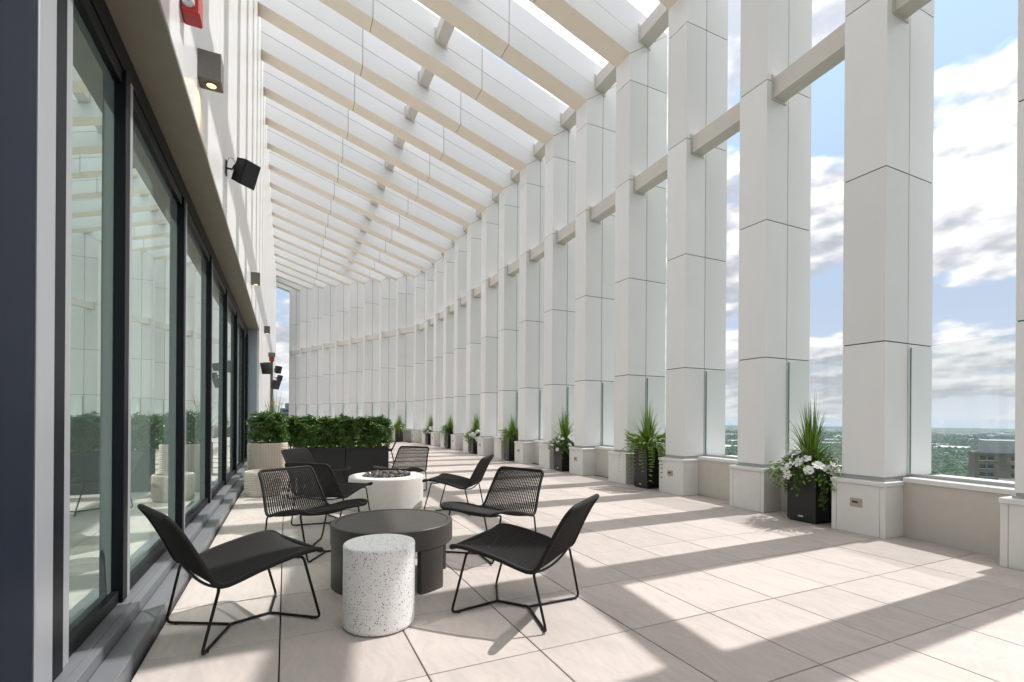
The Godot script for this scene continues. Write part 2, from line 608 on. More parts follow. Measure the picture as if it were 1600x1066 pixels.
# ------------------------------------------------------------------ portals
func build_portals() -> void:
	# strips of the upright, the same for every portal
	var zs := [0.612, 2.03, 3.84, 5.68, 7.53]
	var gap := 0.006
	var shared := {}
	for k in 4:
		for s in 2:
			var st := begin()
			var a := 0.0 if s == 0 else 0.42 + gap
			var b := 0.42 - gap if s == 0 else 0.9
			prism(st, [Vector2(a, zs[k] + gap), Vector2(b, zs[k] + gap), Vector2(b, zs[k + 1] - gap), Vector2(a, zs[k + 1] - gap)], 0.0, -FINW)
			shared[k * 2 + s] = st.commit()
	var plinth := begin()
	cbox(plinth, Vector3(-0.07, 0, -0.48), Vector3(0.27, 0.525, 0.05), 0.004)
	var plinth_mesh := plinth.commit()
	var cap := begin()
	cbox(cap, Vector3(-0.092, 0.527, -0.49), Vector3(0.27, 0.572, 0.06), 0.005)
	var cap_mesh := cap.commit()
	var tr := begin()
	for z in [0.027, -0.457]:
		cbox(tr, Vector3(-0.078, 0.001, z - 0.025), Vector3(-0.0702, 0.525, z + 0.025), 0.002)
	cbox(tr, Vector3(-0.0765, 0.001, -0.429), Vector3(-0.0703, 0.525, -0.001), 0.002)
	var trim_mesh := tr.commit()
	var out := begin()
	cbox(out, Vector3(-0.084, 0.285, -0.285), Vector3(-0.075, 0.375, -0.165), 0.003)
	var out_mesh := out.commit()
	var sl := begin()
	box(sl, Vector3(-0.0855, 0.325, -0.265), Vector3(-0.0835, 0.345, -0.205))
	var slot_mesh := sl.commit()
	var fl := begin()
	box(fl, Vector3(-0.012, 0.573, -0.432), Vector3(0.88, 0.592, 0.012))
	box(fl, Vector3(0.006, 0.592, -0.414), Vector3(0.88, 0.622, -0.006))
	var flash_mesh := fl.commit()
	for i in range(FIRST, LAST + 1):
		var label := ""
		if i >= -1:
			label = "white panelled portal column with its roof beam, %s column from the right edge" % ORD[i + 1]
			if i == LAST: label = "farthest white panelled portal column, beside the open sky at the terrace end"
		else:
			label = "white panelled portal column beside the camera, %s one outside the right edge" % ORD[-2 - i]
		var v := front(i)
		var t := thing("portal_column", label, "column", P(v, fin_u(i), 0), 0.0, "white portal columns along the parapet")
		var zb := bend(i)
		var inner := func(x: float) -> float: return zb - SLOPE * x
		# dark core behind the joints
		var core := begin()
		var e := 0.009
		box(core, Vector3(e, 0.0, -FINW + e), Vector3(0.9 - e, zb - 0.1, -e))
		var wall := WALL - 0.03 - v
		prism(core, [Vector2(0.9 - e, zb - 0.1), Vector2(0.9 - e, inner.call(0.9) + 0.93 - e), Vector2(wall, inner.call(wall) + 0.93 - e), Vector2(wall, inner.call(wall) + e), Vector2(e, zb + e), Vector2(e, zb - 0.1)], -e, -FINW + e)
		inst("frame_core", core.commit(), M.core, t)
		var n := 0
		for k in 8:
			part_n("panel", n, shared[k], M.panels[rng.randi() % 5], t)
			n += 1
		# head of the upright up to the mitre
		var h := begin()
		prism(h, [Vector2(0, 7.53 + gap), Vector2(0.42 - gap, 7.53 + gap), Vector2(0.42 - gap, zb + 0.29 - 2 * gap), Vector2(0, zb - gap)], 0.0, -FINW)
		part_n("panel", n, h.commit(), M.panels[rng.randi() % 5], t)
		var h2 := begin()
		prism(h2, [Vector2(0.42 + gap, 7.53 + gap), Vector2(0.9, 7.53 + gap), Vector2(0.9, inner.call(0.9) + 0.93 - gap), Vector2(0.42 + gap, zb + 0.29 - gap)], 0.0, -FINW)
		part_n("panel", n + 1, h2.commit(), M.panels[rng.randi() % 5], t)
		n += 2
		# beam panels between the joints
		var stops := [0.0]
		for j in [3.95 - v, 1.56 - v]:
			if j < -0.35: stops.append(j)
		stops.append(wall)
		for k in stops.size() - 1:
			var a: float = stops[k] - (gap if k > 0 else 0.0)
			var b: float = stops[k + 1] + gap
			var lo := begin()
			var a2 := a
			var a3 := a
			if k == 0:
				a2 = 0.42
				a3 = 0.9
				prism(lo, [Vector2(0, zb + gap), Vector2(0.42, zb + 0.29 + gap * 0.2), Vector2(b, inner.call(b) + 0.42 - gap), Vector2(b, inner.call(b))], 0.0, -FINW)
			else:
				prism(lo, [Vector2(a, inner.call(a)), Vector2(a, inner.call(a) + 0.42 - gap), Vector2(b, inner.call(b) + 0.42 - gap), Vector2(b, inner.call(b))], 0.0, -FINW)
			part_n("panel", n, lo.commit(), M.panels[rng.randi() % 5], t)
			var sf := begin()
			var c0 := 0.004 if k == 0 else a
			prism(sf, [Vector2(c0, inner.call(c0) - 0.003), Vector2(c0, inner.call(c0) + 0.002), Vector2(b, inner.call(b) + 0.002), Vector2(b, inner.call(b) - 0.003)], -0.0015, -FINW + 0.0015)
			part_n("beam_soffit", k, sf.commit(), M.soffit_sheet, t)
			var up := begin()
			prism(up, [Vector2(a2, inner.call(a2) + 0.42 + gap), Vector2(a3, inner.call(a3) + 0.93), Vector2(b, inner.call(b) + 0.93), Vector2(b, inner.call(b) + 0.42 + gap)], 0.0, -FINW)
			part_n("panel", n + 1, up.commit(), M.panels[rng.randi() % 5], t)
			n += 2
		# plinth on the floor
		var pl := inst("pedestal", plinth_mesh, M.plinth, t)
		inst("cap", cap_mesh, M.plinth, pl)
		inst("corner_trim", trim_mesh, M.plinth, pl)
		if posmod(i, 2) == 0:
			inst("power_outlet", out_mesh, M.outlet, pl)
			inst("outlet_slot", slot_mesh, M.outlet_dark, pl)
		inst("base_flashing", flash_mesh, M.flash, t)

func bay(i: int) -> String:
	if i >= -1: return "between the %s and %s columns from the right" % [ORD[i + 1], ORD[i + 2]]
	return "outside the right edge, %s bay out" % ORD[-2 - i]

func build_parapet() -> void:
	for i in range(FIRST, LAST):
		var a := P(front(i), fin_u(i) + 0.48, 0)
		var b := P(front(i + 1), fin_u(i + 1) - 0.05, 0)
		var t := thing("parapet_wall", "low beige parapet wall with white metal sill %s" % bay(i), "parapet", Vector3.ZERO, 0.0, "parapet bays")
		var st := begin()
		hexa(st, [a + Vector3(0.25, 0, 0.0), a + Vector3(0.98, 0, 0.0), a + Vector3(0.98, 0.566, 0.0), a + Vector3(0.25, 0.566, 0.0)],
			[b + Vector3(0.25, 0, 0), b + Vector3(0.98, 0, 0), b + Vector3(0.98, 0.566, 0), b + Vector3(0.25, 0.566, 0)])
		inst("wall_panel", st.commit(), M.parapet, t)
		var s := begin()
		var a2 := a + Vector3(0, 0, 0.06)
		var b2 := b - Vector3(0, 0, 0.06)
		hexa(s, [a + Vector3(0.235, 0.568, -0.002), a + Vector3(1.0, 0.568, -0.002), a + Vector3(1.0, 0.612, -0.002), a + Vector3(0.235, 0.612, -0.002)],
			[b + Vector3(0.235, 0.568, 0.002), b + Vector3(1.0, 0.568, 0.002), b + Vector3(1.0, 0.612, 0.002), b + Vector3(0.235, 0.612, 0.002)])
		inst("sill", s.commit(), M.sill, t)
		# glass guard from fin to fin
		var g := thing("glass_guard", "clear greenish glass wind guard %s" % bay(i), "glass guard", Vector3.ZERO, 0.0, "glass guards above the parapet")
		var ga := P(front(i) + 0.44, fin_u(i) + FINW + 0.012, 0)
		var gb := P(front(i + 1) + 0.44, fin_u(i + 1) - 0.012, 0)
		var p := begin()
		hexa(p, [ga + Vector3(0, 0.63, 0), ga + Vector3(0.016, 0.63, 0), ga + Vector3(0.016, 1.985, 0), ga + Vector3(0, 1.985, 0)],
			[gb + Vector3(0, 0.63, 0), gb + Vector3(0.016, 0.63, 0), gb + Vector3(0.016, 1.985, 0), gb + Vector3(0, 1.985, 0)])
		inst("pane", p.commit(), M.guard, g)
		var ed := begin()
		var dz := Vector3(0, 0, -0.004)
		for q in [[gb, gb + Vector3(0, 0, 0.006)], [ga, ga - Vector3(0, 0, 0.006)]]:
			hexa(ed, [q[0] + Vector3(-0.001, 0.632, 0), q[0] + Vector3(0.017, 0.632, 0), q[0] + Vector3(0.017, 1.987, 0), q[0] + Vector3(-0.001, 1.987, 0)],
				[q[1] + Vector3(-0.001, 0.632, 0), q[1] + Vector3(0.017, 0.632, 0), q[1] + Vector3(0.017, 1.987, 0), q[1] + Vector3(-0.001, 1.987, 0)])
		inst("pane_edge", ed.commit(), M.guard_edge, g)
		var ch := begin()
		hexa(ch, [ga + Vector3(-0.012, 0.6125, 0), ga + Vector3(0.028, 0.6125, 0), ga + Vector3(0.028, 0.645, 0), ga + Vector3(-0.012, 0.645, 0)],
			[gb + Vector3(-0.012, 0.6125, 0), gb + Vector3(0.028, 0.6125, 0), gb + Vector3(0.028, 0.645, 0), gb + Vector3(-0.012, 0.645, 0)])
		inst("glazing_channel", ch.commit(), M.flash, g)

func tie(called: String, label: String, group: String, a: Vector3, b: Vector3, w: float, h: float, lean: float) -> void:
	# square bar from the far face of one portal to the near face of the next, with end plates
	var t := thing(called, label, "tie beam", Vector3.ZERO, 0.0, group)
	var ring := func(p: Vector3, d: float, grow: float) -> Array:
		return [p + Vector3(-grow, -grow + grow * lean, d), p + Vector3(w + grow, -grow - (w + grow) * lean, d), p + Vector3(w + grow, h + grow - (w + grow) * lean, d), p + Vector3(-grow, h + grow + grow * lean, d)]
	var st := begin()
	hexa(st, ring.call(a, -0.012, 0.0), ring.call(b, 0.012, 0.0))
	inst("bar", st.commit(), M.rail, t)
	for q in [[a, -0.001, -0.012], [b, 0.001, 0.012]]:
		var e := begin()
		hexa(e, ring.call(q[0], q[1], 0.035), ring.call(q[0], q[2], 0.035))
		inst("end_plate", e.commit(), M.plate, t)

func build_ties() -> void:
	for i in range(FIRST, LAST):
		var ua := fin_u(i) + FINW
		var ub := fin_u(i + 1)
		tie("mid_tie_beam", "white square tie beam at mid height %s" % bay(i), "tie beams at mid height", P(front(i) + 0.12, ua, 5.47), P(front(i + 1) + 0.12, ub, 5.47), 0.22, 0.26, 0.0)
		tie("eaves_tie_beam", "white square tie beam at the roof bend %s" % bay(i), "tie beams at the roof bend", P(front(i) + 0.22, ua, bend(i) + 0.31), P(front(i + 1) + 0.22, ub, bend(i + 1) + 0.31), 0.22, 0.26, SLOPE)
		if front(i + 1) > 3.3:
			var z := 8.05 + SLOPE * (5.7 - 2.88) + 0.38
			tie("roof_tie_beam", "white square purlin halfway up roof %s" % bay(i), "purlins between the roof beams", P(2.88, ua, z), P(2.88, ub, z), 0.22, 0.26, SLOPE)

# ------------------------------------------------------------------ glass front and building
func build_facade() -> void:
	# building wall above the doors and beyond them, of flat white metal panels
	var t := thing("building_wall", "tall white metal panel wall of the building above the glass doors", "wall", Vector3.ZERO)
	var st := begin()
	box(st, Vector3(-4.4, 3.36, -13.2), Vector3(WALL - 0.012, 11.6, 6.4))
	box(st, Vector3(-4.4, -0.05, -34.0), Vector3(WALL - 0.012, 11.6, -13.26))
	inst("wall_core", st.commit(), M.core, t)
	var n := 0
	var meshes := {}
	for k in range(-4, 17):
		var ua := 3.46 + 1.83 * (k - 0)
		var ub := ua + 1.83
		if ub > 34.0: ub = 34.0
		if ua >= 33.9: break
		var zs := [3.34, 5.85, 8.36, 10.87, 11.6]
		if ua >= 13.0: zs = [0.02, 1.1, 3.34, 5.85, 8.36, 10.87, 11.6]
		var cut := ua
		if ua < 13.2 and ub > 13.2: ub = 13.2 + 0.0
		for j in zs.size() - 1:
			var p := begin()
			cbox(p, Vector3(WALL - 0.04, zs[j] + 0.002, -ub + 0.0025), Vector3(WALL, zs[j + 1] - 0.002, -cut - 0.0025), 0.0015)
			part_n("wall_panel", n, p.commit(), M.wall, t)
			n += 1
	# filler strip between the pier and the next panel
	var fs := begin()
	box(fs, Vector3(WALL - 0.04, 0.02, -14.44), Vector3(WALL - 0.001, 3.34, -13.203))
	box(fs, Vector3(WALL - 0.04, 3.343, -14.437), Vector3(WALL - 0.001, 11.6, -13.203))
	part_n("wall_panel", n, fs.commit(), M.wall, t)
	# soffit over the doors
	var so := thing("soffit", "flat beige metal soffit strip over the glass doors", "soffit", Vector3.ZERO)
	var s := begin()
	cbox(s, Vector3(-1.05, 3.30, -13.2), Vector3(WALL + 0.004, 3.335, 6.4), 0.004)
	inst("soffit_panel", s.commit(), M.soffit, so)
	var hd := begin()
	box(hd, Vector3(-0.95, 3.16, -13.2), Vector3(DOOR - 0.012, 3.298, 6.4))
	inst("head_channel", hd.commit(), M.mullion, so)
	# pier that ends the doors
	var pi := thing("end_pier", "blue-grey metal pier at the far end of the glass doors", "pier", Vector3.ZERO)
	var ps := begin()
	cbox(ps, Vector3(-1.6, 0.0, -13.26), Vector3(WALL + 0.002, 3.298, -13.205), 0.003)
	inst("pier_panel", ps.commit(), M.pier, pi)
	# near jamb at the left edge of the picture
	var j := thing("door_jamb", "dark blue door jamb with silver edge filling the left edge", "door frame", Vector3.ZERO)
	var j1 := begin()
	cbox(j1, Vector3(-0.98, 0.14, -2.335), Vector3(DOOR, 3.158, -0.9), 0.003)
	inst("jamb_panel", j1.commit(), M.jamb, j)
	var j2 := begin()
	cbox(j2, Vector3(-0.98, 0.14, -2.485), Vector3(DOOR + 0.006, 3.158, -2.338), 0.004)
	inst("silver_edge", j2.commit(), M.alu, j)
	var j3 := begin()
	cbox(j3, Vector3(-0.98, 0.14, -2.60), Vector3(DOOR + 0.001, 3.158, -2.488), 0.003)
	inst("gasket_frame", j3.commit(), M.mullion, j)
	# sliding leaves
	var us := [2.605, 3.50, 5.24, 6.98, 8.72, 10.46, 12.20, 13.20]
	for k in us.size() - 1:
		var a: float = us[k]
		var b: float = us[k + 1]
		var where: String = ["nearest the camera, beside the dark jamb", "second from the camera, behind the front-left chair", "third from the camera, reflecting the low ribbed planter", "fourth from the camera, narrow in view", "fifth from the camera, narrow in view", "sixth from the camera, a thin sliver", "farthest, against the blue-grey pier"][k]
		var d := thing("glass_door", "black framed tall glass door leaf %s" % where, "glass door", Vector3.ZERO, 0.0, "glass doors along the building")
		var f := begin()
		cbox(f, Vector3(-0.935, 0.142, -b), Vector3(DOOR, 3.158, -(b - 0.085)), 0.003)
		inst("mullion", f.commit(), M.mullion, d)
		var al := begin()
		cbox(al, Vector3(-0.90, 0.142, -(a + 0.075)), Vector3(DOOR - 0.006, 3.158, -(a + 0.001)), 0.002)
		inst("pale_strip", al.commit(), M.alu, d)  # pale grey strip along the near edge of each leaf
		var br := begin()
		cbox(br, Vector3(-0.92, 0.142, -(b - 0.086)), Vector3(DOOR - 0.018, 0.212, -(a + 0.076)), 0.003)
		inst("bottom_rail", br.commit(), M.mullion, d)
		var hr := begin()
		cbox(hr, Vector3(-0.92, 3.075, -(b - 0.086)), Vector3(DOOR - 0.018, 3.157, -(a + 0.076)), 0.003)
		inst("head_rail", hr.commit(), M.mullion, d)
		var g := begin()
		box(g, Vector3(-0.896, 0.213, -(b - 0.087)), Vector3(-0.884, 3.074, -(a + 0.077)))
		inst("pane", g.commit(), M.pane, d)
	# stepped threshold
	var th := thing("door_threshold", "stepped silver aluminium threshold along the glass doors", "threshold", Vector3.ZERO)
	var t1 := begin()
	cbox(t1, Vector3(-0.98, -0.04, -13.2), Vector3(-0.752, 0.14, 5.0), 0.004)
	inst("upper_step", t1.commit(), M.threshold, th)
	var t2 := begin()
	cbox(t2, Vector3(-0.75, -0.04, -13.2), Vector3(-0.645, 0.08, 5.0), 0.004)
	inst("lower_step", t2.commit(), M.threshold, th)
	var t3 := begin()
	box(t3, Vector3(-0.795, 0.1405, -13.2), Vector3(-0.79, 0.146, 5.0))
	inst("track_rib", t3.commit(), M.threshold, th)
	# dim lounge behind the glass
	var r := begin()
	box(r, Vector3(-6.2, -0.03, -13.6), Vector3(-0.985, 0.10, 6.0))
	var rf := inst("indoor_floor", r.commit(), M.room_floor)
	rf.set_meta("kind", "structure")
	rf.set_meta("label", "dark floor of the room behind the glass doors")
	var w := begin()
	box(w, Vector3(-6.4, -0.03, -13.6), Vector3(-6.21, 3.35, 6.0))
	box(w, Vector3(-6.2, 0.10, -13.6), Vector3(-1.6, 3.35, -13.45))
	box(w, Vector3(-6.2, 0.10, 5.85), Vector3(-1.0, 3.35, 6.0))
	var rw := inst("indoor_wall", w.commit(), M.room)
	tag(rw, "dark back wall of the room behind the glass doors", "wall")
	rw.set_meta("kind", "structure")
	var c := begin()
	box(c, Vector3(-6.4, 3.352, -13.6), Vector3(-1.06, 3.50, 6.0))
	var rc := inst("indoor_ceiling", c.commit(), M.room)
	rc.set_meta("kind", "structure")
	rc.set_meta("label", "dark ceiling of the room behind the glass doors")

# ------------------------------------------------------------------ furniture
var prof := []       # chair shell profile, (x forward, z up), by arc length
var prof_len := 0.0

func shell_init() -> void:
	var raw := [Vector2(0.318, 0.398), Vector2(0.285, 0.414), Vector2(0.20, 0.412), Vector2(0.08, 0.391), Vector2(-0.05, 0.362), Vector2(-0.15, 0.338), Vector2(-0.215, 0.330), Vector2(-0.255, 0.352), Vector2(-0.285, 0.41), Vector2(-0.325, 0.50), Vector2(-0.375, 0.60), Vector2(-0.41, 0.66), Vector2(-0.447, 0.708)]
	var cv := Curve2D.new()
	for k in raw.size():
		var a: Vector2 = raw[maxi(k - 1, 0)]
		var b: Vector2 = raw[mini(k + 1, raw.size() - 1)]
		cv.add_point(raw[k], -(b - a) / 6.0, (b - a) / 6.0)
	cv.bake_interval = 0.004
	prof_len = cv.get_baked_length()
	var n := 400
	for k in n + 1:
		prof.append(cv.sample_baked(prof_len * k / n))

func shell(s: float, y: float) -> Vector3:
	# x forward, y up, z to the side
	var k := clampf(s / prof_len, 0.0, 1.0) * 400.0
	var a: Vector2 = prof[int(k)]
	var b: Vector2 = prof[mini(int(k) + 1, 400)]
	var p := a.lerp(b, k - int(k))
	var w := absf(y) / 0.33
	var up := smoothstep(0.60, 1.0, s / prof_len)
	var fr := 1.0 - smoothstep(0.0, 0.35, s / prof_len)
	var seat := 1.0 - smoothstep(0.35, 0.7, s / prof_len)
	p.x -= 0.006 * pow(w, 3.0) * up
	p.y += 0.018 * w * w * seat - 0.004 * fr
	p.y -= 0.010 * (1.0 - w * w) * seat
	return Vector3(p.x, p.y, y)

func half_width(s: float) -> float:
	var r := 0.05
	var e := minf(s, prof_len - s)
	var full := lerpf(0.325, 0.272, smoothstep(0.35, 1.0, s / prof_len))
	if e >= r: return full
	return full - r + sqrt(maxf(0.0, r * r - (r - e) * (r - e)))

func make_chair() -> Node3D:
	shell_init()
	var t := thing("lounge_chair", "chair", "chair", Vector3.ZERO, 0.0, "black woven lounge chairs")
	var sb := 0.0
	for k in 401:
		if prof[k].x < -0.225:
			sb = prof_len * k / 400.0
			break
	for which in 2:
		var st := begin()
		var lo := 0.008 if which == 0 else sb
		var hi := sb if which == 0 else prof_len - 0.008
		var n := 29
		for k in n:
			var yr := -0.97 + 1.94 * k / (n - 1)
			var pts := []
			var m := 24
			for q in m + 1:
				var s := lo + (hi - lo) * q / m
				var full := lerpf(0.325, 0.272, smoothstep(0.35, 1.0, s / prof_len))
				if half_width(s) >= absf(yr) * full - 0.001:
					pts.append(shell(s, yr * full))
			if pts.size() > 2: tube(st, pts, 0.0066, 6, false, false)
		var s2 := lo + 0.006
		while s2 < hi:
			var pts := []
			var hw := half_width(s2)
			for q in 15:
				pts.append(shell(s2, lerpf(-hw, hw, q / 14.0)) - Vector3(0, 0.001, 0))
			tube(st, pts, 0.0027 if which == 0 else 0.0015, 4, false, false)
			s2 += 0.0150 if which == 0 else 0.030
		inst("seat" if which == 0 else "backrest", st.commit(), M.cord, t)
	# rim tube round the shell
	var rim := begin()
	var ring := []
	var m := 56
	for q in m + 1:
		var s := prof_len * (0.5 - 0.5 * cos(PI * q / m))
		ring.append(shell(s, half_width(s)))
	for q in m + 1:
		var s := prof_len * (0.5 + 0.5 * cos(PI * q / m))
		ring.append(shell(s, -half_width(s)))
	tube(rim, ring, 0.0138, 8, true)
	inst("rim_tube", rim.commit(), M.cord, t)
	# legs: one rod from under the seat to the foot and back along the floor to the runner
	for fx in [1.0, -1.0]:
		for sz in [1.0, -1.0]:
			var st := begin()
			var top := Vector3(0.205, 0.392, 0.30 * sz) if fx > 0 else Vector3(-0.235, 0.335, 0.315 * sz)
			var foot := Vector3(0.31, 0.010, 0.30 * sz) if fx > 0 else Vector3(-0.31, 0.010, 0.30 * sz)
			var hub := Vector3(0.147, 0.010, 0.0) if fx > 0 else Vector3(-0.072, 0.010, 0.0)
			var inw := Vector3(top.x, top.y - 0.012, 0.24 * sz)
			tube(st, [inw] + arc(inw, top, foot, 0.035) + arc(top, foot, hub, 0.035) + [hub], 0.0078, 8)
			inst("leg", st.commit(), M.tube, t)
			var pad := begin()
			var f := foot.lerp(hub, 0.16)
			lathe(pad, [Vector2(0.001, 0.0), Vector2(0.011, 0.0), Vector2(0.011, 0.009), Vector2(0.001, 0.009)], 10)
			inst("glide", pad.commit(), M.black, t, Vector3(f.x, 0, f.z))
	var run := begin()
	tube(run, [Vector3(0.151, 0.010, 0), Vector3(-0.076, 0.010, 0)], 0.0085, 8)
	inst("floor_runner", run.commit(), M.tube, t)
	for fx in [0.205, -0.235]:
		var ur := begin()
		var pts := []
		for q in 13:
			var a: float = -1.0 + q / 6.0
			var y: float = (0.379 if fx > 0 else 0.322) - 0.022 * (1.0 - a * a)
			pts.append(Vector3(fx, y, 0.245 * a))
		tube(ur, pts, 0.0075, 8)
		inst("under_rod", ur.commit(), M.tube, t)
	return t

# the rounded corner b on the way a-b-c
func arc(a: Vector3, b: Vector3, c: Vector3, r: float) -> Array:
	var d1 := (a - b).normalized()
	var d2 := (c - b).normalized()
	var r1 := minf(r, (a - b).length() * 0.45)
	var out := []
	for k in 6:
		var w := k / 5.0
		out.append((b + d1 * r1).lerp(b, w).lerp(b.lerp(b + d2 * r1, w), w))
	return out

func heading(hv: float, hu: float) -> float:
	return atan2(hu, hv)

func build_furniture() -> void:
	var ch := make_chair()
	var spots := [
		[-0.213, 3.227, 0.91, 0.41, "black woven lounge chair at front left, its back against the glass doors"],
		[1.353, 2.786, -0.64, 0.77, "black woven lounge chair at front right of the round coffee table, seen from its side"],
		[0.25, 4.71, 0.55, -0.835, "black woven lounge chair behind the coffee table on the left, facing the camera"],
		[1.68, 4.04, -0.9, -0.44, "black woven lounge chair right of the coffee table with shadow stripes across its back"],
		[0.49, 5.87, 0.66, 0.75, "black woven lounge chair left of the white fire pit, turned away from the camera"],
		[0.455, 7.8, 0.75, -0.65, "black woven lounge chair left behind the fire pit, in front of the black hedge trough"],
		[1.99, 6.0, -0.8, 0.6, "black woven lounge chair right of the white fire pit, seen from its side"],
		[1.68, 7.78, -0.66, -0.75, "black woven lounge chair behind the fire pit with bands of light through its back"],
		[2.32, 13.1, -0.98, 0.2, "black woven lounge chair farthest away, seen edge-on past the hedge trough end"],
	]
	for k in spots.size():
		var q: Array = spots[k]
		if k == 0:
			ch.position = P(q[0], q[1], 0)
			ch.rotation.y = heading(q[2], q[3])
			ch.set_meta("label", q[4])
		else:
			copy(ch, P(q[0], q[1], 0), heading(q[2], q[3]), q[4])
	# terrazzo stool
	var st := begin()
	var R := 0.203
	var H := 0.475
	var pr := [Vector2(0.001, 0.004), Vector2(R - 0.012, 0.004), Vector2(R - 0.004, 0.012), Vector2(R, 0.024)]
	pr.append(Vector2(R, H - 0.010))
	pr.append(Vector2(R - 0.003, H - 0.003))
	pr.append(Vector2(R - 0.010, H))
	lathe(st, pr, 72)
	var stool := thing("terrazzo_stool", "white speckled terrazzo drum stool in front of the coffee table", "side table", P(0.502, 2.89, 0))
	inst("drum", st.commit(), terrazzo(true), stool)
	var tp := begin()
	var n := 72
	for k in n:
		var a := TAU * k / n
		var b := TAU * (k + 1) / n
		var pa := Vector3(cos(a), 0, sin(a)) * (R - 0.010)
		var pb := Vector3(cos(b), 0, sin(b)) * (R - 0.010)
		tri(tp, Vector3(0, H, 0), pa + Vector3.UP * H, pb + Vector3.UP * H, Vector3.UP, Vector2(0.5, 0.5), Vector2(0.5 + pa.x, 0.5 + pa.z), Vector2(0.5 + pb.x, 0.5 + pb.z))
	inst("top_disc", tp.commit(), terrazzo(false), stool)
	# slatted round coffee table
	var ct := thing("coffee_table", "round dark slatted coffee table amid the front chairs", "coffee table", P(0.73, 3.65, 0))
	R = 0.44
	H = 0.44
	var ap := begin()
	lathe(ap, [Vector2(R - 0.045, H - 0.145), Vector2(R - 0.004, H - 0.145), Vector2(R, H - 0.141), Vector2(R, H - 0.006), Vector2(R - 0.006, H), Vector2(R - 0.034, H), Vector2(R - 0.037, H - 0.003), Vector2(R - 0.037, H - 0.02), Vector2(R - 0.045, H - 0.145)], 72)
	inst("apron_ring", ap.commit(), M.table, ct)
	var bd := begin()
	lathe(bd, [Vector2(0.001, H - 0.034), Vector2(R - 0.042, H - 0.034), Vector2(R - 0.042, H - 0.024), Vector2(0.001, H - 0.024)], 48)
	inst("under_board", bd.commit(), M.core, ct)
	var ri := R - 0.041
	var nsl := 9
	for k in nsl:
		var z0 := -ri + 2.0 * ri * k / nsl + 0.0009
		var z1 := -ri + 2.0 * ri * (k + 1) / nsl - 0.0009
		var poly := []
		for q in 9:
			var z := lerpf(z0, z1, q / 8.0)
			poly.append(Vector2(sqrt(maxf(ri * ri - z * z, 0.0)), z))
		for q in 9:
			var z := lerpf(z1, z0, q / 8.0)
			poly.append(Vector2(-sqrt(maxf(ri * ri - z * z, 0.0)), z))
		var s := begin()
		var c := Vector2(0, (z0 + z1) / 2)
		for q in poly.size():
			var a: Vector2 = poly[q]
			var b: Vector2 = poly[(q + 1) % poly.size()]
			if a.distance_to(b) < 1e-5: continue
			tri(s, Vector3(c.x, H - 0.004, c.y), Vector3(a.x, H - 0.004, a.y), Vector3(b.x, H - 0.004, b.y), Vector3.UP)
			var o := (a + b) / 2 - c
			quad(s, Vector3(a.x, H - 0.004, a.y), Vector3(b.x, H - 0.004, b.y), Vector3(b.x, H - 0.022, b.y), Vector3(a.x, H - 0.022, a.y), Vector3(o.x, 0, o.y))
		inst("slat", s.commit(), M.table, ct)
	for k in 4:
		var mid := deg_to_rad([62.0, -22.0, -112.0, 165.0][k])
		var s := begin()
		var a0 := mid - 0.24
		var a1 := mid + 0.24
		lathe(s, [Vector2(R - 0.06, 0.0), Vector2(R - 0.004, 0.0), Vector2(R - 0.004, H - 0.146)], 10, a0, a1)
		lathe(s, [Vector2(R - 0.06, H - 0.146), Vector2(R - 0.06, 0.0)], 10, a0, a1)
		for w in [[a0, -1.0], [a1, 1.0]]:
			var d := Vector3(cos(w[0]), 0, sin(w[0]))
			var tn: Vector3 = Vector3(-sin(w[0]), 0, cos(w[0])) * w[1]
			var up := Vector3.UP * (H - 0.146)
			quad(s, d * (R - 0.06), d * (R - 0.004), d * (R - 0.004) + up, d * (R - 0.06) + up, tn)
		inst("leg", s.commit(), M.table, ct)
	# fire pit with lava rocks
	var fp := thing("fire_pit", "round white concrete fire pit filled with dark lava rocks", "fire pit", P(1.24, 6.65, 0))
	R = 0.49
	H = 0.425
	var bo := begin()
	lathe(bo, [Vector2(0.30, 0.0), Vector2(R - 0.02, 0.0), Vector2(R - 0.015, 0.012), Vector2(R - 0.002, 0.02), Vector2(R, H - 0.022), Vector2(R - 0.006, H - 0.008), Vector2(R - 0.02, H), Vector2(0.335, H), Vector2(0.325, H - 0.006), Vector2(0.322, H - 0.045), Vector2(0.001, H - 0.045)], 72)
	inst("bowl", bo.commit(), M.concrete, fp)
	var rg := begin()
	lathe(rg, [Vector2(0.30, H - 0.02), Vector2(0.316, H - 0.012), Vector2(0.32, H - 0.02), Vector2(0.32, H - 0.044), Vector2(0.30, H - 0.044), Vector2(0.30, H - 0.02)], 48)
	inst("steel_ring", rg.commit(), M.steel, fp)
	var rocks := []
	for k in 5: rocks.append(rock_mesh(60 + k))
	for k in 150:
		var rad := 0.295 * sqrt(rng.randf())
		var w := rng.randf() * TAU
		var o := part_n("lava_rock", k, rocks[k % 5], M.rock[rng.randi() % 4], fp, Vector3(cos(w) * rad, H - 0.012 + rng.randf() * 0.026 + 0.026 * (1.0 - rad / 0.285), sin(w) * rad))
		o.rotation = Vector3(rng.randf() * TAU, rng.randf() * TAU, rng.randf() * TAU)
		o.scale = Vector3.ONE * rng.randf_range(0.75, 1.35)

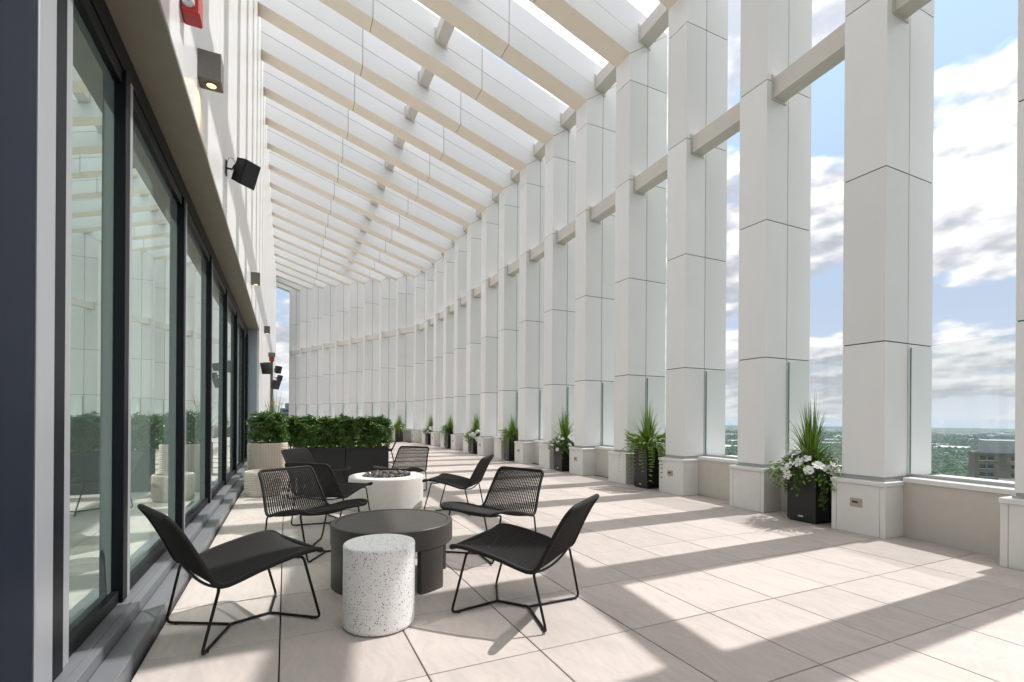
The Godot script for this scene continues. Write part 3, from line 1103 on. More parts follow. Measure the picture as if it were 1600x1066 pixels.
func rock_mesh(seed_: int) -> ArrayMesh:
	var st := begin()
	var n := FastNoiseLite.new()
	n.seed = seed_
	n.frequency = 0.9
	var ico := SphereMesh.new()
	ico.radial_segments = 7
	ico.rings = 4
	var arr := ico.get_mesh_arrays()
	var vs: PackedVector3Array = arr[Mesh.ARRAY_VERTEX]
	var ix: PackedInt32Array = arr[Mesh.ARRAY_INDEX]
	for k in range(0, ix.size(), 3):
		var q := []
		for j in 3:
			var p: Vector3 = vs[ix[k + j]].normalized()
			q.append(p * Vector3(1.0, 0.75, 0.85) * 0.030 * (1.0 + 0.55 * n.get_noise_3dv(p * 1.3)))
		if ((q[1] - q[0]) as Vector3).cross(q[2] - q[0]).length() > 1e-9:
			tri(st, q[0], q[1], q[2], q[0] + q[1] + q[2])
	return st.commit()

func terrazzo(side: bool) -> StandardMaterial3D:
	var w := 1280 if side else 512
	var h := 512
	var im := Image.create(w, h, false, Image.FORMAT_RGB8)
	im.fill(lin(0.80, 0.78, 0.76))
	var r := RandomNumberGenerator.new()
	r.seed = 5 if side else 6
	var nn := FastNoiseLite.new()
	nn.seed = 3
	nn.frequency = 0.015
	for y in h:
		for x in w:
			var t := 1.0 + 0.05 * nn.get_noise_2d(x, y) + r.randf_range(-0.015, 0.015)
			im.set_pixel(x, y, lin(0.82 * t, 0.80 * t, 0.775 * t))
	var px := 1000.0
	var chips := 5600 if side else 1900
	for k in chips:
		var cx := r.randi() % w
		var cy := r.randi() % h
		var big := pow(r.randf(), 3.0)
		var rad := 0.75 + big * 2.6
		var tone := r.randf()
		var c := lin(0.035, 0.033, 0.032) if tone < 0.52 else (lin(0.12, 0.112, 0.108) if tone < 0.8 else lin(0.36, 0.345, 0.33))
		var an := r.randf() * PI
		var el := r.randf_range(0.5, 1.0)
		for dy in range(-7, 8):
			for dx in range(-7, 8):
				var xx := dx * cos(an) + dy * sin(an)
				var yy := (-dx * sin(an) + dy * cos(an)) / el
				if absf(xx) + absf(yy) * 0.8 < rad * 1.15:
					im.set_pixel(posmod(cx + dx, w), posmod(cy + dy, h), c)
	im.generate_mipmaps()
	var m := mat(Color.WHITE, 0.5)
	m.albedo_texture = ImageTexture.create_from_image(im)
	m.uv1_scale = Vector3(1.0, 1.9, 1.0) if side else Vector3(1.9, 1.9, 1.0)
	return m

# ------------------------------------------------------------------ plants
# one narrow blade that leans out and droops
func blade(st: SurfaceTool, at: Vector3, out: Vector3, up: float, reach: float, w: float, segs := 5, droop := 0.35) -> void:
	var side := out.cross(Vector3.UP).normalized()
	var last := []
	for k in segs + 1:
		var t := float(k) / segs
		var p := at + out * reach * pow(t, 1.5) + Vector3.UP * (up * t - droop * reach * t * t * t)
		var ww := w * (1.0 - pow(t, 2.2)) * (0.65 + 0.35 * sin(PI * minf(t + 0.25, 1.0)))
		var mid := p - out * ww * 0.35
		var now := [p - side * ww, mid, p + side * ww]
		if k > 0:
			var n := -out + Vector3.UP * 0.4
			quad(st, last[0], last[1], now[1], now[0], n - side * 0.3)
			quad(st, last[1], last[2], now[2], now[1], n + side * 0.3)
		last = now

# a small pointed leaf, folded along its rib
func leaf(st: SurfaceTool, at: Vector3, dir: Vector3, n: Vector3, l: float, w: float) -> void:
	var side := dir.cross(n).normalized()
	var nn := side.cross(dir).normalized()
	if nn.dot(n) < 0: nn = -nn
	var m := at + dir * l * 0.45 - nn * l * 0.05
	var tip := at + dir * l - nn * l * 0.12
	var a := at + dir * l * 0.40 + side * w * 0.5 + nn * w * 0.14
	var b := at + dir * l * 0.40 - side * w * 0.5 + nn * w * 0.14
	tri(st, at, a, m, nn + side * -0.2)
	tri(st, a, tip, m, nn + side * -0.2)
	tri(st, at, m, b, nn + side * 0.2)
	tri(st, b, m, tip, nn + side * 0.2)

func rand_dir(r: RandomNumberGenerator) -> Vector3:
	var z := r.randf_range(-1, 1)
	var a := r.randf() * TAU
	var q := sqrt(1.0 - z * z)
	return Vector3(cos(a) * q, z, sin(a) * q)

func shrub_mesh(seed_: int, rx: float, ry: float, rz: float, count: int) -> ArrayMesh:
	var r := RandomNumberGenerator.new()
	r.seed = seed_
	var n := FastNoiseLite.new()
	n.seed = seed_
	n.frequency = 1.4
	var st := begin()
	for k in count:
		# whorls of leaves on shoot tips through the outer half of the crown
		var d := rand_dir(r)
		if d.y < -0.7: d.y = -d.y
		var f := pow(r.randf(), 0.4) * (0.98 + 0.24 * n.get_noise_3dv(d * 1.6))
		var c := Vector3(signf(d.x) * pow(absf(d.x), 0.8) * rx, signf(d.y) * pow(absf(d.y), 0.75) * ry, signf(d.z) * pow(absf(d.z), 0.8) * rz) * f
		var grow := (d + Vector3.UP * 0.9 + rand_dir(r) * 0.5).normalized()
		for j in 6:
			var a := TAU * (j / 6.0) + r.randf() * 0.7
			var s := grow.cross(Vector3(0.3, 0.1, 1.0)).normalized()
			var s2 := grow.cross(s)
			var dd := (grow * r.randf_range(0.25, 0.9) + s * cos(a) + s2 * sin(a)).normalized()
			leaf(st, c + dd * 0.004, dd, (grow + rand_dir(r) * 0.3).normalized(), r.randf_range(0.050, 0.085), r.randf_range(0.018, 0.028))
	return st.commit()

func twigs_mesh(seed_: int, rx: float, ry: float, rz: float) -> ArrayMesh:
	var r := RandomNumberGenerator.new()
	r.seed = seed_
	var st := begin()
	tube(st, [Vector3(0, -ry * 1.05, 0), Vector3(0.01, -ry * 0.2, 0.01)], 0.012, 6)
	for k in 14:
		var d := rand_dir(r)
		d.y = absf(d.y) * 0.7 + 0.1
		tube(st, [Vector3(0, -ry * r.randf_range(0.3, 0.9), 0), Vector3(d.x * rx * 0.4, -ry * 0.1, d.z * rz * 0.4), Vector3(d.x * rx * 0.85, d.y * ry * 0.8, d.z * rz * 0.85)], 0.005, 4, false, false)
	return st.commit()

func grass_mesh(seed_: int, count: int, tall: float, spread: float, w: float) -> ArrayMesh:
	var r := RandomNumberGenerator.new()
	r.seed = seed_
	var st := begin()
	for k in count:
		var a := r.randf() * TAU
		var out := Vector3(cos(a), 0, sin(a))
		var lean := pow(r.randf(), 1.3)
		var at := out * r.randf_range(0.0, 0.06)
		blade(st, at, out, tall * r.randf_range(0.55, 1.0) * (1.0 - 0.45 * lean), spread * lean, w * r.randf_range(0.6, 1.1), 6, 0.45)
	return st.commit()

func build_planters() -> void:
	# black square planter
	var w := 0.175
	var hh := 0.67
	var proto: Node3D = null
	var st := begin()
	cbox(st, Vector3(-w, 0.022, -w), Vector3(w, hh - 0.03, w), 0.006)
	for q in [[Vector3(-w, hh - 0.031, -w), Vector3(w, hh, -w + 0.022)], [Vector3(-w, hh - 0.031, w - 0.022), Vector3(w, hh, w)], [Vector3(-w, hh - 0.031, -w + 0.021), Vector3(-w + 0.022, hh, w - 0.021)], [Vector3(w - 0.022, hh - 0.031, -w + 0.021), Vector3(w, hh, w - 0.021)]]:
		box(st, q[0], q[1])
	var body := st.commit()
	var ft := begin()
	cbox(ft, Vector3(-w + 0.018, 0.0, -w + 0.018), Vector3(w - 0.018, 0.03, w - 0.018), 0.003)
	var foot := ft.commit()
	var bg := begin()
	cbox(bg, Vector3(-w - 0.004, 0.062, -0.030), Vector3(-w + 0.001, 0.080, 0.030), 0.0015)
	var badge := bg.commit()
	var so := begin()
	cbox(so, Vector3(-w + 0.02, hh - 0.06, -w + 0.02), Vector3(w - 0.02, hh - 0.022, w - 0.02), 0.004)
	var soil := so.commit()
	# plants
	var spikes := grass_mesh(3, 95, 1.02, 0.62, 0.0145)
	var spikes_dark := grass_mesh(4, 40, 0.85, 0.62, 0.011)
	var fl := flower_parts()
	var fe := fern_parts()
	var names := {0: "nearest the camera, at the right", 2: "third pedestal bay from the right", 4: "fifth bay", 6: "seventh bay", 8: "ninth bay", 10: "eleventh bay", 12: "thirteenth bay", 14: "fifteenth bay, right of the hedge", 16: "seventeenth bay", 18: "nineteenth bay", 20: "twenty-first bay"}
	var first := {}
	for i in range(0, 21, 2):
		var k := 0.55
		var u := fin_u(i) + 0.48 + (0.36 if i == 0 else 0.44)
		var v: float = lerpf(front(i), front(i + 1), 0.5) + 0.05
		if i >= 14: v = minf(front(i), front(i + 1)) - 0.02
		var at := P(v, u, 0)
		var where: String = bay(i)
		var kind := "white flowers" if posmod(i, 4) == 0 else "green fern"
		var lab := "black square planter of %s %s" % [kind, where]
		if proto == null:
			proto = thing("square_planter", lab, "planter", at, 0.0, "black square planters along the parapet")
			inst("body", body, M.planter, proto)
			inst("recessed_foot", foot, M.black, proto)
			inst("maker_plate", badge, M.badge, proto)
			inst("soil", soil, M.soil, proto)
		else:
			copy(proto, at, 0.0, lab)
		var top := at + Vector3(0, hh - 0.022, 0)
		var turn := 0.9 * i
		if not first.has("grass"):
			first.grass = thing("spike_grass", "", "grass plant", top, turn, "upright grasses in the black planters")
			first.grass.set_meta("label", "spiky green grass above white flowers %s" % where)
			inst("blades", spikes, M.blade, first.grass)
			inst("dark_blades", spikes_dark, M.blade_dark, first.grass)
		else:
			copy(first.grass, top, turn, "spiky green grass above %s %s" % [kind, where]).scale = Vector3(rng.randf_range(0.8, 1.15), rng.randf_range(0.78, 1.08), rng.randf_range(0.8, 1.15))
		if posmod(i, 4) == 0:
			if not first.has("flower"):
				first.flower = thing("flowering_plant", "white flowering trailing plant filling the planter nearest the camera", "flowers", top, 0.0, "white flowers in the black planters")
				inst("foliage", fl[0], M.leaf_mid, first.flower)
				inst("trailing_stems", fl[1], M.leaf_dark, first.flower)
				for q in fl[3].size():
					var o := part_n("flower", q, fl[2], M.petal, first.flower, fl[3][q][0])
					o.basis = Basis(Quaternion(Vector3.UP, fl[3][q][1])) * Basis(Vector3.UP, q * 1.3)
			else:
				copy(first.flower, top, 0.7 * i, "trailing white flowers in black planter %s" % where).scale = Vector3.ONE * rng.randf_range(0.85, 1.05)
		else:
			if not first.has("fern"):
				first.fern = thing("trailing_fern", "lime green fern in black planter %s" % where, "fern", top, 0.0, "ferns in the black planters")
				inst("fronds", fe[0], M.blade, first.fern)
				first.fern.scale = Vector3.ONE * 1.22
				inst("lime_leaves", fe[1], M.leaf_lime, first.fern)
			else:
				copy(first.fern, top, 0.4 * i, "lime green fern in black planter %s" % where).scale = Vector3.ONE * rng.randf_range(1.0, 1.25)
	# hedge troughs
	for q in [[1.005, 1.79, "black metal hedge trough at the right, beside the fire pit"], [0.20, 1.0, "black metal hedge trough at the left, behind the chairs"]]:
		var t := thing("hedge_trough", q[2], "planter", P((q[0] + q[1]) / 2, 9.62, 0), 0.0, "black hedge troughs")
		var h: float = (q[1] - q[0]) / 2
		var s := begin()
		cbox(s, Vector3(-h, 0.0, -0.22), Vector3(h, 0.60, 0.22), 0.005)
		for e in [[Vector3(-h, 0.601, -0.22), Vector3(h, 0.64, -0.20)], [Vector3(-h, 0.601, 0.20), Vector3(h, 0.64, 0.22)], [Vector3(-h, 0.601, -0.199), Vector3(-h + 0.02, 0.64, 0.199)], [Vector3(h - 0.02, 0.601, -0.199), Vector3(h, 0.64, 0.199)]]:
			box(s, e[0], e[1])
		inst("body", s.commit(), M.planter, t)
		var e2 := begin()
		box(e2, Vector3(-h + 0.021, 0.602, -0.199), Vector3(h - 0.021, 0.622, 0.199))
		inst("soil", e2.commit(), M.soil, t)
	var shrubs := []
	for k in 3: shrubs.append([shrub_mesh(80 + k, 0.225, 0.315, 0.25, 640), twigs_mesh(90 + k, 0.22, 0.285, 0.25)])
	var where := ["at the right end of the trough", "second from the trough's right end", "third from the trough's right end", "fourth from the trough's right end", "fifth from the trough's right end", "sixth from the trough's right end", "seventh from the trough's right end", "at the left end, half behind the tall ribbed planter"]
	for k in 8:
		var t := thing("hedge_shrub", "dense dark green leafy hedge shrub %s" % where[k], "shrub", P(1.66 - 0.225 * k + 0.02 * sin(k * 2.3), 9.62 + 0.03 * sin(k * 1.7), 0.885 + 0.03 * sin(k * 3.1)), k * 1.1, "shrubs of the hedge")
		inst("foliage", shrubs[k % 3][0], M.leaf_dark, t)
		inst("branches", shrubs[k % 3][1], M.twig, t)
	# lime edging plants at the foot of the hedge
	var tuft := begin()
	var r := RandomNumberGenerator.new()
	r.seed = 11
	for k in 46:
		var a := r.randf() * TAU
		var out := Vector3(cos(a), 0, sin(a))
		blade(tuft, out * 0.02, out, r.randf_range(0.05, 0.14), r.randf_range(0.03, 0.10), 0.006, 4, 0.5)
	var tm := tuft.commit()
	var tf: Node3D = null
	for k in 13:
		var at := P(1.74 - 0.118 * k, 9.435 + 0.012 * sin(k * 2.0), 0.622)
		var lab := "lime green tufted edging plant in the trough, %s from its right end" % ORD[k]
		if tf == null:
			tf = thing("edging_plant", lab, "plant", at, 0.0, "edging plants in the troughs")
			inst("leaves", tm, M.leaf_lime, tf)
		else:
			copy(tf, at, k * 0.8, lab)
	# ribbed planters
	ribbed("tall round cream planter with ribs in bands, holding a dark shrub", P(-0.275, 9.25, 0), 0.315, 0.76, -0.6)
	ribbed("low round cream ribbed planter, empty, against the glass doors", P(-0.31, 8.36, 0), 0.262, 0.37, 1.35)
	var t := thing("potted_shrub", "dark green leafy shrub growing in the tall ribbed planter", "shrub", P(-0.275, 9.25, 0.98), 0.4)
	inst("foliage", shrub_mesh(85, 0.30, 0.29, 0.28, 760), M.leaf_dark, t)
	inst("branches", shrubs[1][1], M.twig, t)
	# tall grass with orange blooms behind the hedge
	var bp := copy(proto, P(-0.22, 11.6, 0), 0.0, "black square planter of orange blooms hidden behind the hedge")
	var og := thing("blooming_grass", "tall grass with small orange blooms rising behind the hedge", "grass plant", P(-0.22, 11.6, 0.65), 0.3)
	inst("blades", grass_mesh(15, 110, 1.45, 0.75, 0.011), M.blade, og)
	var bl := begin()
	var br := RandomNumberGenerator.new()
	br.seed = 21
	for k in 9:
		var c := Vector3(br.randf_range(-0.22, 0.12), br.randf_range(0.72, 0.92), br.randf_range(-0.1, 0.2))
		for j in 7:
			var d := (rand_dir(br) + Vector3.UP * 0.5).normalized()
			leaf(bl, c, d, Vector3.UP, 0.045, 0.02)
	inst("blooms", bl.commit(), M.bloom, og)

func ribbed(label: String, at: Vector3, R: float, H: float, a0: float) -> void:
	var t := thing("ribbed_planter", label, "planter", at, 0.0, "round ribbed planters")
	# inner pot
	var st := begin()
	lathe(st, [Vector2(0.001, 0.0), Vector2(R * 0.86, 0.0), Vector2(R * 0.93, 0.012), Vector2(R - 0.012, 0.05), Vector2(R - 0.010, H - 0.03), Vector2(R - 0.012, H), Vector2(R - 0.035, H), Vector2(R - 0.038, H - 0.06), Vector2(0.001, H - 0.06)], 64)
	inst("pot", st.commit(), M.ribbed, t)
	# bands of level ribs and of upright ribs round the pot
	for b in 4:
		var w0 := a0 + TAU / 4.0 * b
		var w1 := w0 + TAU / 4.0
		if b % 2 == 0:
			var n := int(H / 0.030)
			for k in n:
				var s := begin()
				var z := 0.045 + (H - 0.06) * (k + 0.5) / n
				var pts := []
				for q in 15:
					var a := lerpf(w0 + 0.03, w1 - 0.03, q / 14.0)
					pts.append(Vector3(cos(a) * (R - 0.011), z, sin(a) * (R - 0.011)))
				tube(s, pts, 0.0095, 6)
				inst("rib", s.commit(), M.ribbed, t)
		else:
			var n := int(TAU / 4.0 * R / 0.024)
			for k in n:
				var s := begin()
				var a := lerpf(w0 + 0.03, w1 - 0.03, (k + 0.5) / n)
				var d := Vector3(cos(a), 0, sin(a)) * (R - 0.011)
				tube(s, [d * 0.97 + Vector3.UP * 0.03, d + Vector3.UP * 0.06, d + Vector3.UP * (H - 0.012)], 0.0085, 6)
				inst("rib", s.commit(), M.ribbed, t)
	var so := begin()
	lathe(so, [Vector2(R - 0.037, H - 0.05), Vector2(0.001, H - 0.045)], 24)
	inst("soil", so.commit(), M.soil, t)

func flower_parts() -> Array:
	var r := RandomNumberGenerator.new()
	r.seed = 33
	var fo := begin()
	for k in 540:
		var a := r.randf() * TAU
		var rad := sqrt(r.randf()) * 0.42
		var c := Vector3(cos(a) * rad, 0.14 - rad * 0.32 + r.randf_range(-0.06, 0.06) - maxf(rad - 0.18, 0.0) * r.randf() * 1.1, sin(a) * rad)
		var d := (Vector3(cos(a), r.randf_range(-0.3, 0.5), sin(a)) + rand_dir(r) * 0.7).normalized()
		leaf(fo, c, d, (Vector3.UP + rand_dir(r) * 0.6).normalized(), r.randf_range(0.05, 0.085), r.randf_range(0.026, 0.042))
	var tr := begin()
	for k in 16:
		var a := r.randf() * TAU
		var d := Vector3(cos(a), 0, sin(a))
		var l := r.randf_range(0.15, 0.48)
		var pts := [d * 0.12 + Vector3.UP * 0.03, d * 0.22 + Vector3.UP * 0.05, d * 0.26 + Vector3.UP * -0.05, d * 0.27 + Vector3.UP * -l]
		tube(tr, pts, 0.0025, 4, false, false)
		for j in int(l * 70):
			var p: Vector3 = pts[2].lerp(pts[3], r.randf())
			leaf(tr, p, (rand_dir(r) + d * 0.5).normalized(), (d + rand_dir(r) * 0.4).normalized(), 0.042, 0.021)
	# one flower of five rounded petals, facing up
	var f := begin()
	for k in 5:
		var a := TAU * k / 5
		var d := Vector3(cos(a), 0, sin(a))
		var s := Vector3(-sin(a), 0, cos(a))
		var ps := [Vector3.ZERO, d * 0.026 - s * 0.017 + Vector3.UP * 0.008, d * 0.048 - s * 0.020 + Vector3.UP * 0.010, d * 0.056 + Vector3.UP * 0.006, d * 0.048 + s * 0.020 + Vector3.UP * 0.011, d * 0.026 + s * 0.017 + Vector3.UP * 0.006]
		for j in range(1, 5):
			tri(f, ps[0], ps[j], ps[j + 1], Vector3.UP)
	var spots := []
	for k in 44:
		var a := r.randf() * TAU
		var rad := sqrt(r.randf_range(0.12, 1.0)) * 0.40
		var d := Vector3(cos(a), 0, sin(a))
		var drop := maxf(rad - 0.2, 0.0) * r.randf_range(0.2, 1.6)
		spots.append([d * rad + Vector3.UP * (0.215 - rad * 0.32 - drop), (Vector3.UP * 0.7 + d * (0.3 + rad * 2.5) + rand_dir(r) * 0.35).normalized()])
	return [fo.commit(), tr.commit(), f.commit(), spots]

func fern_parts() -> Array:
	var r := RandomNumberGenerator.new()
	r.seed = 44
	var st := begin()
	for k in 52:
		var a := r.randf() * TAU
		var out := Vector3(cos(a), 0, sin(a))
		var side := out.cross(Vector3.UP)
		var reach := r.randf_range(0.20, 0.42)
		var up := r.randf_range(0.05, 0.24)
		var fall := r.randf_range(0.15, 0.55)
		for j in range(2, 22):
			var t := j / 21.0
			var p := out * (0.05 + reach * sin(t * 1.7) * 0.95) + Vector3.UP * (up * sin(t * PI * 0.9) - fall * t * t * t)
			var l := 0.075 * (1.0 - t * 0.75)
			for s in [-1.0, 1.0]:
				leaf(st, p, (side * s + out * 0.45 + Vector3.DOWN * 0.3 * t).normalized(), (Vector3.UP + out * t).normalized(), l, 0.024)
	var lm := begin()
	for k in 170:
		var a := r.randf() * TAU
		var out := Vector3(cos(a), 0, sin(a))
		var rad := r.randf_range(0.02, 0.28)
		leaf(lm, out * rad + Vector3.UP * r.randf_range(0.05, 0.22), (out + Vector3.UP * r.randf_range(-0.1, 0.9) + rand_dir(r) * 0.4).normalized(), (Vector3.UP + rand_dir(r) * 0.4).normalized(), r.randf_range(0.09, 0.17), r.randf_range(0.03, 0.055))
	return [st.commit(), lm.commit()]

# ------------------------------------------------------------------ things on the wall
func build_wall_fittings() -> void:
	for q in [[4.17, 3.68, "square bronze wall sconce with its lamp lit, nearest the camera"], [10.1, 3.66, "square bronze wall sconce with its lamp lit, second along the wall"], [16.3, 3.72, "small square bronze wall sconce farthest along the wall"]]:
		var t := thing("wall_sconce", q[2], "wall lamp", P(WALL, q[0], q[1]), 0.0, "sconces on the white wall")
		var s := begin()
		cbox(s, Vector3(0.001, 0.0, -0.15), Vector3(0.15, 0.205, 0.0), 0.003)
		inst("housing", s.commit(), M.lamp_body, t)
		var g := begin()
		lathe(g, [Vector2(0.031, -0.0015), Vector2(0.0311, -0.006), Vector2(0.001, -0.006)], 20)
		inst("lamp_disc", g.commit(), M.lamp_glow, t, Vector3(0.080, 0, -0.075))
		var rg := begin()
		lathe(rg, [Vector2(0.032, -0.001), Vector2(0.040, -0.001), Vector2(0.040, -0.007), Vector2(0.032, -0.007), Vector2(0.032, -0.001)], 20)
		inst("lamp_ring", rg.commit(), M.lamp_body, t, Vector3(0.080, 0, -0.075))
		var l := SpotLight3D.new()
		l.name = "lamp"
		l.light_color = Color(1.0, 0.78, 0.5)
		l.light_energy = 0.22
		l.light_size = 0.03
		l.spot_angle = 62.0
		l.spot_range = 14.0
		l.spot_attenuation = 2.0
		l.shadow_enabled = true
		t.add_child(l)
		l.position = Vector3(0.080, -0.012, -0.075)
		l.rotation_degrees = Vector3(-90, 0, 0)
	# loudspeaker on its bracket
	var t := thing("wall_loudspeaker", "black wedge loudspeaker tilted on a bracket on the white wall", "loudspeaker", P(WALL, 6.0, 3.86))
	var pl := begin()
	cbox(pl, Vector3(0.001, -0.075, -0.035), Vector3(0.012, 0.075, 0.035), 0.002)
	tube(pl, [Vector3(0.012, 0.0, 0), Vector3(0.06, 0.0, 0), Vector3(0.085, 0.05, 0), Vector3(0.12, 0.07, -0.02)], 0.011, 8)
	tube(pl, [Vector3(0.012, 0.04, 0.01), Vector3(0.03, 0.10, 0.03), Vector3(0.06, 0.12, 0.0), Vector3(0.1, 0.06, -0.01)], 0.003, 6)
	inst("bracket", pl.commit(), M.black, t)
	var cab := Node3D.new()
	cab.name = "cabinet"
	var c := begin()
	# wedge: narrow back, wide grille
	var bk := [Vector3(-0.09, -0.14, 0), Vector3(0.09, -0.14, 0), Vector3(0.09, 0.14, 0), Vector3(-0.09, 0.14, 0)]
	var fr := [Vector3(-0.13, -0.155, 0.17), Vector3(0.13, -0.155, 0.17), Vector3(0.13, 0.155, 0.17), Vector3(-0.13, 0.155, 0.17)]
	hexa(c, bk, fr)
	var cm := inst("cabinet", c.commit(), M.black, t, Vector3(0.125, 0.02, -0.05))
	cab.free()
	cm.rotation = Vector3(0.42, 0.95, 0.10)
	cm.scale = Vector3.ONE * 0.84
	var gr := begin()
	cbox(gr, Vector3(-0.122, -0.148, 0.171), Vector3(0.122, 0.148, 0.184), 0.006)
	inst("grille", gr.commit(), M.grille, cm)
	# red alarm strobe at the top of the picture
	var s := thing("alarm_strobe", "red fire alarm strobe with clear lens at the top of the wall", "fire alarm", P(WALL, 3.60, 3.68))
	var b := begin()
	cbox(b, Vector3(0.001, 0.0, -0.065), Vector3(0.102, 0.17, 0.065), 0.008)
	inst("housing", b.commit(), M.red, s)
	var ln := begin()
	lathe(ln, [Vector2(0.036, 0.0), Vector2(0.034, 0.012), Vector2(0.024, 0.024), Vector2(0.001, 0.03)], 20)
	var lo := inst("lens", ln.commit(), M.lens, s, Vector3(0.042, 0.062, 0.066))
	lo.rotation.x = PI / 2
	var ey := begin()
	lathe(ey, [Vector2(0.016, 0.0), Vector2(0.014, 0.012), Vector2(0.001, 0.016)], 14)
	var eo := inst("lens_core", ey.commit(), M.black, s, Vector3(0.042, 0.062, 0.086))
	eo.rotation.x = PI / 2
	# pole with loudspeakers behind the hedge
	var p := thing("equipment_pole", "dark pole with black loudspeakers and a red strobe behind the hedge", "pole", P(-0.34, 14.0, 0))
	var po := begin()
	tube(po, [Vector3(0, 0, 0), Vector3(0, 2.72, 0)], 0.035, 10)
	inst("pole", po.commit(), M.lamp_body, p)
	for q in [[Vector3(-0.10, 2.46, 0.05), 0.145, -0.5], [Vector3(0.14, 2.44, -0.05), 0.095, 0.6], [Vector3(0.09, 2.04, 0.05), 0.115, 0.9], [Vector3(0.18, 2.22, -0.04), 0.075, 0.7]]:
		var sp := begin()
		var e: float = q[1]
		hexa(sp, [Vector3(-e * 0.6, -e * 0.9, -e * 0.5), Vector3(e * 0.6, -e * 0.9, -e * 0.5), Vector3(e * 0.6, e * 0.9, -e * 0.5), Vector3(-e * 0.6, e * 0.9, -e * 0.5)],
			[Vector3(-e * 0.8, -e, e * 0.6), Vector3(e * 0.8, -e, e * 0.6), Vector3(e * 0.8, e, e * 0.6), Vector3(-e * 0.8, e, e * 0.6)])
		tube(sp, [Vector3(0, 0, 0), Vector3(-q[0].x * 0.9, 0, -q[0].z * 0.9)], 0.014, 6)
		var o := inst("loudspeaker", sp.commit(), M.black, p, q[0])
		o.rotation = Vector3(0.35, q[2], 0)
	var rb := begin()
	cbox(rb, Vector3(-0.06, 2.64, -0.05), Vector3(0.06, 2.74, 0.06), 0.006)
	inst("red_strobe", rb.commit(), M.red, p)
	var gb := begin()
	cbox(gb, Vector3(-0.08, 2.745, -0.06), Vector3(0.08, 2.86, 0.07), 0.006)
	inst("control_box", gb.commit(), M.lamp_body, p)

# ------------------------------------------------------------------ the city far below
const GROUND := -140.0

